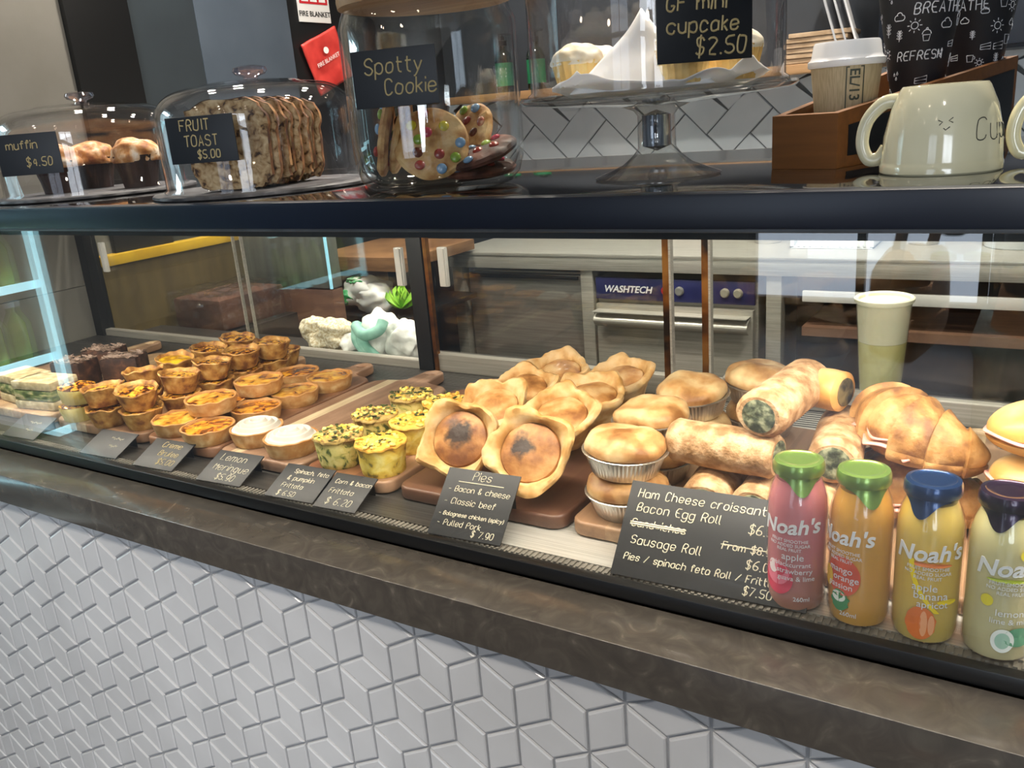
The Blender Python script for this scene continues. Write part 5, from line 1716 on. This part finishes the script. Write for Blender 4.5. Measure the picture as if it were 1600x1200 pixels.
# ------------------------------------------------------------------ wall shelf and what stands on it
m_shelfw = wood_mat('shelf_wood', [(0.0, 'c09a70'), (0.5, 'b58e64')], '8f6a44', 0.5, 1, 4)
tag(obj('wall_shelf', MB().box((-1.40, 3.24, 1.49), (1.72, 0.205, 0.03), bev=0.002), m_shelfw), 'pale timber shelf along the tiled back wall', 'shelf')
ZW = 1.5055
m_gb = mat('dark_green_bottle', '0f1f18', 0.2, coat=0.5)
m_glab = mat('green_label', '2f8f62', 0.5, ramp=[(0.4, '2a8459'), (0.6, '3a9b6d')], scale=10)
gbt = thing('syrup_bottle', '', 'bottle')
obj('bottle_body', MB().lathe([(0, 0), (0.036, 0), (0.037, 0.004), (0.037, 0.13), (0.030, 0.15), (0.015, 0.165), (0.014, 0.185)], 32), m_gb, gbt)
obj('pump_cap', MB().lathe([(0.018, 0.180), (0.018, 0.20), (0.008, 0.202), (0.006, 0.225), (0, 0.225)], 20).box((0.014, 0, 0.222), (0.05, 0.012, 0.010)), m_black_paint, gbt)
gl_ = obj('paper_label', MB().lathe([(0.0375, 0.025), (0.0378, 0.025), (0.0378, 0.115), (0.0375, 0.115)], 32), m_glab, gbt)
obj('label_print', on_cyl(MB().box((0, 0.09, 0), (0.025, 0.008, 0.0004)).box((0, 0.075, 0), (0.03, 0.004, 0.0004)).box((0, 0.062, 0), (0.02, 0.004, 0.0004)), 0.0381, 0), m_white_print, gl_)
for x, lab in ((-1.84, 'dark bottle with a green label on the wall shelf between the jar and cake stand'), (-1.99, 'dark bottle with a green label on the wall shelf, seen through the jar')):
    put(gbt, USED, (x, 3.20, ZW), (0, 0, 0.4), lab, 'bottles on the wall shelf')
m_bag = mat('brown_paper_bag', 'b59c80', 0.75, ramp=[(0.3, 'a88f72'), (0.7, 'c2aa8e')], scale=14)
bgp = obj('paper_bag', MB().box((0, 0, 0.008), (0.20, 0.17, 0.0155), bev=0.003).box((0, -0.086, 0.004), (0.198, 0.004, 0.003)), m_bag)
tag(bgp, '', 'paper bag')
for k in range(6):
    put(bgp, USED, (-0.735 + RND.uniform(-0.008, 0.008), 3.23, ZW + 0.0162 * k), (0, 0, RND.uniform(-0.04, 0.04)), 'folded brown paper bag bundle, ' + ['lowest', 'second from the bottom', 'third from the bottom', 'third from the top', 'second from the top', 'topmost'][k] + ' of the stack on the wall shelf', 'bundles of brown paper bags')
m_bro = mat('white_brochure', 'cfd0d2', 0.5, ramp=[(0.35, 'b9bbc0'), (0.5, 'd9dadc'), (0.7, 'e9e9ea')], scale=6, stretch=(1, 1, 0.4))
brc = obj('brochure', MB().box((0, 0, 0.14), (0.006, 0.16, 0.28)), m_bro)
tag(brc, '', 'brochure')
for k, lab in enumerate(('white brochure leaning on the wall shelf, the leftmost of three', 'white brochure leaning on the wall shelf, the middle of three', 'white brochure leaning on the wall shelf, the rightmost of three')):
    put(brc, USED, (-0.655 + 0.026 * k, 3.22, ZW + 0.001), (0, -0.30, 0.06 * k), lab, 'leaning brochures')
m_cupb = mat('blue_black_cupboard', '141a26', 0.4, ramp=[(0.3, '121722'), (0.7, '18202e')], scale=4)
cb_ = thing('wall_cupboard', 'blue black cupboard on the back wall behind the doodle cups', 'cupboard', (-0.52, 3.0, 1.49))
obj('carcass', MB().box((0.65, 0.18, 0.44), (1.3, 0.335, 0.88), bev=0.003), m_cupb, cb_)
for k in range(2):
    d_ = obj('door', MB().box((0.33 + 0.64 * k, 0.0, 0.44), (0.625, 0.02, 0.86), bev=0.003), m_cupb, cb_)
    obj('door_handle', MB().box((0.33 + 0.64 * k + (0.26 if k == 0 else -0.26), -0.018, 0.2), (0.012, 0.018, 0.16), bev=0.003), m_steel, d_)

# fire blanket sign and packet on the black wall panel
m_red = mat('sign_red', 'c4202a', 0.5)
m_wcard = mat('sign_white', 'e9e8e6', 0.5)
RW = (PI / 2, 0, PI / 2)      # flat on the left wall, facing +x
fs = thing('fire_blanket_sign', 'white and red sign reading FIRE BLANKET on the black wall panel', 'sign', (XW + 0.003, 2.562, 1.812))
fs.rotation_euler = RW
obj('sign_plate', MB().box((0, 0.10, 0), (0.165, 0.23, 0.004), bev=0.001), m_wcard, fs)
obj('red_field', MB().box((0, 0.125, 0.0025), (0.145, 0.155, 0.001)), m_red, fs)
pg = MB()
for a in (-0.045, 0.0, 0.045):
    pg.add([(a - 0.018, 0.055, 0.0035), (a + 0.018, 0.055, 0.0035), (a + 0.012, 0.085, 0.0035), (a, 0.115, 0.0035), (a - 0.012, 0.085, 0.0035)], [(0, 1, 2, 3, 4)])
obj('pictogram', pg, m_wcard, fs, sharp=0)
obj('lettering', text_mb('FIRE BLANKET', 0.0255, 0.0003, 'CENTER', 0, 0.0003), m_black_paint, fs, (0, 0.005, 0.0028), sharp=0)
fb = thing('fire_blanket_packet', 'red fire blanket packet hanging crooked on the black wall panel', 'fire blanket', (XW + 0.008, 2.625, 1.575))
fb.rotation_euler = RW
fq = MB().grid(lambda u, v: ((u - 0.5) * 0.20, v * 0.19, 0.006 + 0.004 * noise.noise(Vector((u * 4, v * 4, 2)))), 20, 20)
M_ = Matrix.Rotation(0.36, 4, 'Z')
fq.v = [tuple(M_ @ Vector(p)) for p in fq.v]
po = obj('pouch', fq, mat('red_pouch', 'c83a34', 0.4, ramp=[(0.3, 'b8302c'), (0.7, 'd6463e')], scale=10, coat=0.3), fb)
po.modifiers.new('thick', 'SOLIDIFY').thickness = 0.008
lt = text_mb('FIRE BLANKET', 0.021, 0.0003, 'CENTER')
obj('lettering', lt, m_wcard, fb, (-0.035, 0.085, 0.0125), (0, 0, 0.36), sharp=0)
obj('emblem', disc(0, 0, 0.014, 0.012), m_wcard, fb, (-0.045, 0.125, 0.0125), sharp=0)

# ------------------------------------------------------------------ behind the sliding doors
m_knit = mat('cream_knit', 'd8c9ac', 0.9, ramp=[(0.3, 'bda986'), (0.5, 'dccfb4'), (0.7, 'efe6d2')], scale=160, bump=0.8, bscale=220)
m_towel = mat('white_towel', 'eeece6', 0.9, ramp=[(0.3, 'e2e0da'), (0.7, 'f6f5f2')], scale=60, bump=0.6, bscale=120)
m_teal = mat('teal_cloth', '8fc4b4', 0.85, ramp=[(0.3, '7fb5a5'), (0.7, 'a2d3c4')], scale=30, bump=0.4, bscale=90)
ZL = 0.8755


def lumps(parts, seed):
    mb = MB()
    for k, (c, d) in enumerate(parts):
        mb.blob(c, d, 24, 0.35, 2.0, seed + k * 3.1, flat=0)
    return mb


kn_ = obj('knitted_cloth', lumps([((0, 0, 0.03), (0.075, 0.045, 0.034)), ((-0.055, 0, 0.060), (0.035, 0.03, 0.026)), ((0.02, 0.0, 0.058), (0.058, 0.035, 0.026))], 1), m_knit, loc=(-1.560, 1.565, ZL))
tag(kn_, 'crumpled cream knitted cloth behind the left sliding door', 'cloth')
tw = thing('towel_bundle', 'white towel bundle tied with a teal cloth behind the black door post', 'towel', (-1.375, 1.565, ZL))
obj('towel', lumps([((-0.080, 0, 0.028), (0.055, 0.045, 0.03)), ((-0.01, 0, 0.050), (0.05, 0.05, 0.062)), ((0.065, 0, 0.045), (0.048, 0.045, 0.050))], 4), m_towel, tw)
bd_ = MB()
for k in range(3):
    bd_.tube(smooth_path([(-0.062 + 0.012 * k, -0.030, 0.085), (-0.045 + 0.014 * k, -0.058, 0.055 - 0.004 * k), (-0.02 + 0.014 * k, -0.060, 0.025), (0.012 + 0.01 * k, -0.056, 0.004)], 5), [0.010] * 16, 10)
bd_.tube(smooth_path([(-0.05, -0.045, 0.085), (-0.01, -0.062, 0.068), (0.03, -0.055, 0.080), (0.035, -0.04, 0.10)], 6), 0.014, 10)
obj('teal_band', bd_, m_teal, tw, label='teal cloth band')

m_film = thin_glass('cling_film', (0.9, 0.9, 0.9), 0.12, 0.8, 0.12)
m_loaf = mat('brown_slab', '5a3a2e', 0.6, ramp=[(0.3, '4c3028'), (0.7, '6d4838')], scale=12)
tag(obj('side_ledge', MB().box((-2.215, 1.80, 0.43), (0.28, 0.30, 0.86)), m_dark_ledge), 'dark low cupboard against the left wall carrying the wrapped slab', 'cupboard')
wr = thing('wrapped_slab', 'brown slab cake wrapped in crinkled clear film by the left wall', 'wrapped cake', (-2.205, 1.80, 0.8605))
obj('slab', MB().box((0, 0, 0.05), (0.22, 0.26, 0.095), bev=0.012), m_loaf, wr)
fw = MB().box((0, 0, 0.054), (0.24, 0.28, 0.106), bev=0.016)
bm_ = MB()
bm_.grid(lambda u, v: (-0.12 + 0.24 * u, -0.143 + 0.012 * noise.noise(Vector((u * 9, v * 7, 1))), 0.12 * v), 36, 18)
bm_.grid(lambda u, v: (-0.12 + 0.24 * u, -0.14 + 0.28 * v, 0.112 + 0.012 * noise.noise(Vector((u * 9, v * 9, 4)))), 36, 36)
bm_.grid(lambda u, v: (0.122 + 0.010 * noise.noise(Vector((u * 9, v * 7, 7))), -0.14 + 0.28 * u, 0.12 * v), 36, 18)
obj('film', bm_, m_film, wr, label='crinkled clear film')

# shopping bag and greens on the timber bench's lower shelf
m_wbag = mat('white_plastic_bag', 'e4e3e0', 0.35, ramp=[(0.3, 'd6d5d2'), (0.7, 'f0efec')], scale=16, sss=0.2, bump=0.4, bscale=30)
ZT = 0.7625
wb = thing('plastic_bag', 'crumpled white and green plastic bag on the timber bench shelf', 'bag', (-2.165, 2.395, ZT))
obj('bag', lumps([((0, 0, 0.06), (0.10, 0.07, 0.065)), ((0.055, -0.01, 0.05), (0.085, 0.06, 0.06))], 9), m_wbag, wb)
obj('green_print', MB().blob((-0.075, -0.055, 0.055), (0.05, 0.022, 0.028), 24, 0.4, 2.5, 2).blob((-0.01, -0.025, 0.118), (0.045, 0.035, 0.016), 24, 0.4, 2.5, 5), mat('green_plastic', '2f9a58', 0.35, ramp=[(0.35, '1f8a4a'), (0.6, '58b070'), (0.75, 'e8efe6')], scale=18), wb)
le = MB()
rg = random.Random(2)
for k in range(26):
    a, b = rg.uniform(0, 6.28), rg.uniform(0.2, 1.3)
    d = Vector((math.cos(a) * math.cos(b), math.sin(a) * math.cos(b), math.sin(b)))
    M_ = Matrix.Translation((0, 0, 0.02)) @ d.to_track_quat('Y', 'Z').to_matrix().to_4x4()
    le.grid(lambda u, v: ((u - 0.5) * 0.05 * math.sin(PI * min(v * 0.9 + 0.1, 1)), 0.075 * v, 0.012 * math.sin(u * 14 + k) * v + 0.03 * v * v), 12, 8, M=M_)
lt_ = obj('lettuce', le, mat('lettuce_leaf', '7fc22a', 0.5, ramp=[(0.3, '5fa81c'), (0.7, 'a2dc48')], scale=20, sss=0.2), loc=(-1.975, 2.365, ZT))
tag(lt_, 'bright green loose lettuce on the timber bench shelf', 'lettuce')

# tall cup of green drink
m_cupclr = mat('frosted_cup', 'dcdcc8', 0.25, sss=0.1, trans=0.0, zramp=(0.0, 0.001, 'dcdcc8', 0.0), coat=0.4)
tcup = thing('drink_cup', 'tall frosted cup of pale green juice standing behind the rear doors', 'cup', (-0.237, 1.540, ZL))
gp = [(0, 0), (0.031, 0), (0.032, 0.002), (0.0445, 0.198)]
obj('juice', MB().lathe([(0, 0.003), (0.0305, 0.003), (0.0385, 0.125), (0, 0.125)], 48), mat('green_juice', 'cfca94', 0.4, sss=0.1, ramp=[(0.35, 'c4be82'), (0.65, 'd8d4a4')], scale=14), tcup)
obj('cup_wall', MB().lathe(gp, 64), thin_glass('frosted_wall', (0.93, 0.93, 0.90), 0.12, 0.6, 0.2), tcup)
obj('froth', MB().lathe([(0.0382, 0.1255), (0.0428, 0.193)], 48), mat('pale_froth', 'e2dfcc', 0.6, sss=0.2), tcup)
obj('rim', MB().lathe([(0.0435, 0.191), (0.0475, 0.195), (0.048, 0.200), (0.0455, 0.202), (0.041, 0.200), (0.040, 0.195), (0.02, 0.196), (0, 0.1965)], 64), mat('cream_rim', 'f2efd8', 0.4), tcup)

# on the steel bench
m_bask = mat('white_basket', 'dfe4ea', 0.4)
bk = thing('dish_basket', 'white slotted dish basket on the steel bench', 'basket', (-0.62, 3.02, 0.9215))
bb = MB().box((0, 0, 0.004), (0.26, 0.2, 0.006))
for k in range(14):
    for s in (-1, 1):
        bb.box((-0.122 + 0.0188 * k, s * 0.098, 0.035), (0.007, 0.004, 0.062))
for s in (-1, 1):
    bb.box((0, s * 0.098, 0.068), (0.262, 0.007, 0.010)).box((s * 0.128, 0, 0.068), (0.007, 0.2, 0.010)).box((s * 0.128, 0, 0.03), (0.004, 0.2, 0.06))
obj('basket', bb, m_bask, bk)
for k, (x, y, lab) in enumerate(((-0.86, 3.05, 'steel milk jug on the bench left of the dish basket'), (-0.36, 3.05, 'steel milk jug on the bench right of the dish basket'))):
    if k == 0:
        mj = thing('milk_jug', lab, 'jug', (x, y, 0.9215), 0.3, 'steel milk jugs')
        obj('jug_body', MB().lathe([(0, 0), (0.045, 0), (0.047, 0.004), (0.044, 0.06), (0.036, 0.10), (0.040, 0.125), (0.038, 0.125), (0.034, 0.10), (0, 0.098)], 40), m_steel, mj)
        obj('handle', MB().tube(smooth_path([(0.034, 0, 0.115), (0.065, 0, 0.112), (0.072, 0, 0.07), (0.044, 0, 0.03)], 6), 0.005, 10), m_steel, mj)
    else:
        put(mj, {'milk_jug': True}, (x, y, 0.9215), (0, 0, 1.2), lab)
bxw = obj('white_tub', MB().lathe([(0, 0), (0.085, 0), (0.088, 0.003), (0.10, 0.10), (0.104, 0.104), (0.100, 0.106), (0.095, 0.10), (0.083, 0.006), (0, 0.006)], 48), m_bask, loc=(-0.10, 3.02, 0.9215))
tag(bxw, 'round white plastic tub on the steel bench', 'tub')

# ------------------------------------------------------------------ ceiling lamps
m_lamp = mat('lamp_glow', 'fff4e0', 0.5, emit='ffe9cc', power=26.0)
m_trimw = mat('lamp_trim', 'd8d6d0', 0.5)
dl_ = thing('ceiling_downlight', 'small round recessed ceiling downlight', 'ceiling light', (0, 0, CEIL), 0, 'recessed ceiling downlights')
obj('trim_ring', MB().lathe([(0.048, 0), (0.062, -0.004), (0.064, 0), (0.064, 0.001), (0.048, 0.001)], 32), m_trimw, dl_)
obj('diffuser', MB().lathe([(0, -0.001), (0.048, -0.001)], 32), m_lamp, dl_)
for x, y in DOWNLIGHTS:
    put(dl_, USED, (x, y, CEIL), (0, 0, 0), 'small round recessed ceiling downlight', None)

# ------------------------------------------------------------------ customer side: what the front glass mirrors
m_fr = mat('fridge_white', 'c9d4d8', 0.4)
m_cyan = mat('fridge_led', 'bfeaf5', 0.5, emit='a4dcea', power=3.2)
fg = thing('drinks_fridge', 'open lit drinks fridge in the recess of the left wall', 'fridge', (XW, 0.52, 0))
obj('cabinet', MB().box((-0.60, 0, 1.0), (0.03, 0.50, 2.0)).box((-0.31, -0.245, 1.0), (0.6, 0.03, 2.0)).box((-0.31, 0.245, 1.0), (0.6, 0.03, 2.0)).box((-0.31, 0, 0.3), (0.6, 0.5, 0.04)).box((-0.31, 0, 1.98), (0.6, 0.5, 0.04)), m_fr, fg)
obj('light_bar', MB().box((0.004, -0.235, 1.37), (0.014, 0.022, 1.2)), m_cyan, fg, label='glowing cyan edge light')
for z in (0.64, 0.86, 1.07, 1.30, 1.55):
    sh_ = obj('shelf', MB().box((-0.30, 0, z), (0.56, 0.46, 0.012)), m_fr, fg)
    obj('shelf_light', MB().box((-0.012, 0, z), (0.012, 0.46, 0.022)), m_cyan, sh_)
fg_l = bpy.data.lights.new('fridge_light', 'AREA')
fg_l.shape, fg_l.size, fg_l.size_y, fg_l.energy, fg_l.color = 'RECTANGLE', 0.4, 0.3, 7, (0.8, 0.95, 1.0)
fo = bpy.data.objects.new('fridge_light', fg_l)
fo.location = (XW - 0.30, 0.52, 1.94)
COL.objects.link(fo)
m_pet = mat('green_drink', '7d9a2e', 0.25, ramp=[(0.4, '5f7d22'), (0.6, '9ab84a')], scale=8, coat=0.5)
pb = thing('drink_bottle', '', 'bottle')
obj('bottle_body', MB().lathe([(0, 0), (0.028, 0), (0.030, 0.005), (0.030, 0.10), (0.012, 0.135), (0.012, 0.15)], 24), m_pet, pb)
obj('cap', MB().lathe([(0.014, 0.148), (0.014, 0.165), (0, 0.165)], 20), m_bask, pb)
for z, nm in ((0.866, 'second'), (1.076, 'third')):
    for k in range(6):
        put(pb, USED, (XW - 0.06, 0.52 - 0.17 + 0.068 * k, z + 0.0005), (0, 0, 0), 'green drink bottle, %s from the near end on the %s fridge shelf' % (ORD[k], nm), 'green bottles in the drinks fridge')
wbx = obj('white_pack', MB().box((0, 0, 0.045), (0.10, 0.07, 0.09), bev=0.006), m_bask)
tag(wbx, '', 'food pack')
for k in range(5):
    put(wbx, USED, (XW - 0.08, 0.52 - 0.16 + 0.08 * k, 0.647), (0, 0, 0), 'white food pack, %s from the near end on the lowest fridge shelf' % ORD[k], 'white packs in the drinks fridge')

# ------------------------------------------------------------------ the customer taking the picture, seen mirrored in the front glass


def skinned(name, nodes, edges, m, parent, root=0, levels=2):
    me = bpy.data.meshes.new(name)
    me.from_pydata([n[:3] for n in nodes], edges, [])
    o = bpy.data.objects.new(name, me)
    COL.objects.link(o)
    o.modifiers.new('skin', 'SKIN').use_smooth_shade = True
    sv = me.skin_vertices[0].data
    for i, n in enumerate(nodes):
        sv[i].radius = (n[3], n[4] if len(n) > 4 else n[3])
        sv[i].use_root = i == root
    o.modifiers.new('smooth', 'SUBSURF').levels = levels
    o.modifiers['smooth'].render_levels = levels
    bpy.context.view_layer.update()
    ev = bpy.data.meshes.new_from_object(o.evaluated_get(bpy.context.evaluated_depsgraph_get()))
    mb = MB()
    mb.add([v.co.copy() for v in ev.vertices], [list(p.vertices) for p in ev.polygons])
    bpy.data.objects.remove(o)
    return obj(name, mb, m, parent, sharp=0) if False else _smooth(obj(name, mb, m, parent, sharp=180))


def _smooth(o):
    return o


m_skin = mat('skin', 'c79a7c', 0.5, ramp=[(0.3, 'c09274'), (0.7, 'cfa486')], scale=12, sss=0.2)
m_jacket = mat('grey_jacket', '4c5258', 0.8, ramp=[(0.3, '454b51'), (0.7, '545a60')], scale=40, bump=0.2)
m_trous = mat('pale_trousers', '7f8f8f', 0.8, ramp=[(0.3, '768686'), (0.7, '8a9a9a')], scale=40, bump=0.2)
m_hair = mat('brown_hair', '35261d', 0.6, ramp=[(0.3, '2c1f18'), (0.7, '402e23')], scale=40, stretch=(1, 1, 0.2))
pr_ = thing('person', 'customer in a grey jacket and pale trousers holding up a phone before the counter', 'person', (0.05, -0.36, 0.0))
N, E_ = [], []


def node(x, y, z, r, r2=None, link=None):
    N.append((x, y, z, r, r2 or r))
    if link is not None:
        E_.append((link, len(N) - 1))
    return len(N) - 1


pel = node(0, 0, 0.93, 0.145, 0.10)
sp1 = node(0, 0.0, 1.08, 0.130, 0.095, pel)
sp2 = node(0, -0.01, 1.24, 0.145, 0.105, sp1)
sp3 = node(0, -0.01, 1.36, 0.115, 0.085, sp2)
nk = node(0, 0.0, 1.44, 0.052, 0.052, sp3)
hd0 = node(0, 0.025, 1.51, 0.066, 0.072, nk)
hd1 = node(0, 0.025, 1.59, 0.075, 0.092, hd0)
hd2 = node(0, 0.012, 1.655, 0.062, 0.076, hd1)
jaw = node(0, 0.078, 1.505, 0.026, 0.024, hd0)
nose = node(0, 0.118, 1.567, 0.011, 0.013, hd1)
for s in (-1, 1):
    sh_ = node(s * 0.165, -0.01, 1.375, 0.062, 0.062, sp3)
    el = node(s * 0.235, 0.12, 1.15, 0.043, 0.043, sh_)
    wr_ = node(s * 0.085, 0.285, 1.335, 0.027, 0.024, el)
    pm = node(s * 0.062, 0.312, 1.385, 0.031, 0.018, wr_)
    for k in range(4):
        a = node(s * (0.050 - 0.002 * k), 0.335 - 0.002 * k, 1.402 - 0.018 * (k - 1.5) + 0.012, 0.0095, 0.0095, pm)
        b = node(s * (0.026 + 0.003 * abs(k - 1)), 0.343, 1.406 - 0.019 * (k - 1.5) + 0.012, 0.0085, 0.0085, a)
        node(s * (0.004 + 0.005 * abs(k - 1)), 0.340, 1.408 - 0.019 * (k - 1.5) + 0.012, 0.0078, 0.0078, b)
    t1 = node(s * 0.050, 0.300, 1.412, 0.011, 0.011, pm)
    node(s * 0.030, 0.304, 1.432, 0.0095, 0.0095, t1)
    hp = node(s * 0.085, 0.0, 0.86, 0.092, 0.092, pel)
    kn_j = node(s * 0.095, 0.02, 0.48, 0.058, 0.058, hp)
    an = node(s * 0.10, -0.02, 0.09, 0.040, 0.040, kn_j)
    he = node(s * 0.10, -0.01, 0.035, 0.035, 0.035, an)
    node(s * 0.11, 0.13, 0.028, 0.036, 0.026, he)
    ear_ = node(s * 0.082, 0.015, 1.575, 0.012, 0.020, hd1)
body = skinned('body', N, E_, m_skin, pr_)


def garment(name, keep, grow, m):
    idx = {k: i for i, k in enumerate(keep)}
    nn = [(*N[k][:3], N[k][3] * grow + 0.006, N[k][4] * grow + 0.006) for k in keep]
    ee = [(idx[a], idx[b]) for a, b in E_ if a in idx and b in idx]
    return skinned(name, nn, ee, m, pr_)


arms = []
legs = []
for a, b in E_:
    pass
shl = [i for i, n in enumerate(N) if abs(n[2] - 1.375) < 1e-6 and abs(n[0]) > 0.1]
elb = [i for i, n in enumerate(N) if abs(n[2] - 1.15) < 1e-6]
wri = [i for i, n in enumerate(N) if abs(n[2] - 1.335) < 1e-6 and abs(n[0]) > 0.05]
hip = [i for i, n in enumerate(N) if abs(n[2] - 0.86) < 1e-6]
kne = [i for i, n in enumerate(N) if abs(n[2] - 0.48) < 1e-6]
ank = [i for i, n in enumerate(N) if abs(n[2] - 0.09) < 1e-6]
garment('jacket', [pel, sp1, sp2, sp3] + shl + elb + wri, 1.06, m_jacket)
garment('trousers', [pel] + hip + kne + ank, 1.05, m_trous)
hr = MB().blob((0, -0.005, 1.625), (0.088, 0.098, 0.085), 24, 0.08, 3, 1.0)
hr.blob((0, -0.062, 1.52), (0.085, 0.045, 0.13), 24, 0.10, 3, 2.0)
obj('hair', hr, m_hair, pr_)
ey = MB()
for s in (-1, 1):
    ey.blob((s * 0.030, 0.094, 1.588), (0.012, 0.008, 0.008), 8)
obj('eyes', ey, m_hair, pr_)
obj('mouth', MB().blob((0, 0.098, 1.528), (0.022, 0.006, 0.006), 8), mat('lips', '9c5a50', 0.5), pr_)
bag = thing('shoulder_bag', 'tan shoulder bag hanging at the customer side', 'bag', (0.05 - 0.30, -0.34, 0.98), 0.2)
obj('bag_body', MB().blob((0, 0, 0), (0.06, 0.14, 0.12), 24, 0.1, 2, 3, pw=0.7), mat('tan_leather', 'a5805a', 0.5, ramp=[(0.3, '97734e'), (0.7, 'b58f68')], scale=14, bump=0.2), bag)
obj('strap', MB().tube(smooth_path([(0.0, 0.10, 0.08), (0.03, 0.09, 0.25), (0.11, 0.06, 0.44), (0.12, -0.06, 0.46), (0.04, -0.10, 0.25), (0.0, -0.10, 0.08)], 6), 0.012, 8), mat('tan_strap', '8d6a48', 0.5), bag)
phn = thing('phone', 'dark phone held up in both hands of the customer', 'phone', (0.05, -0.024, 1.415))
phn.rotation_euler = (math.radians(-17), 0, math.radians(10))
obj('case', MB().box((0, 0, 0), (0.150, 0.008, 0.074), bev=0.003), m_black_paint, phn)
obj('camera_bump', MB().lathe([(0.011, 0), (0.011, 0.0015), (0.008, 0.002), (0, 0.002)], 24), m_satin, phn, (-0.055, 0.004, 0.022), (-PI / 2, 0, 0))
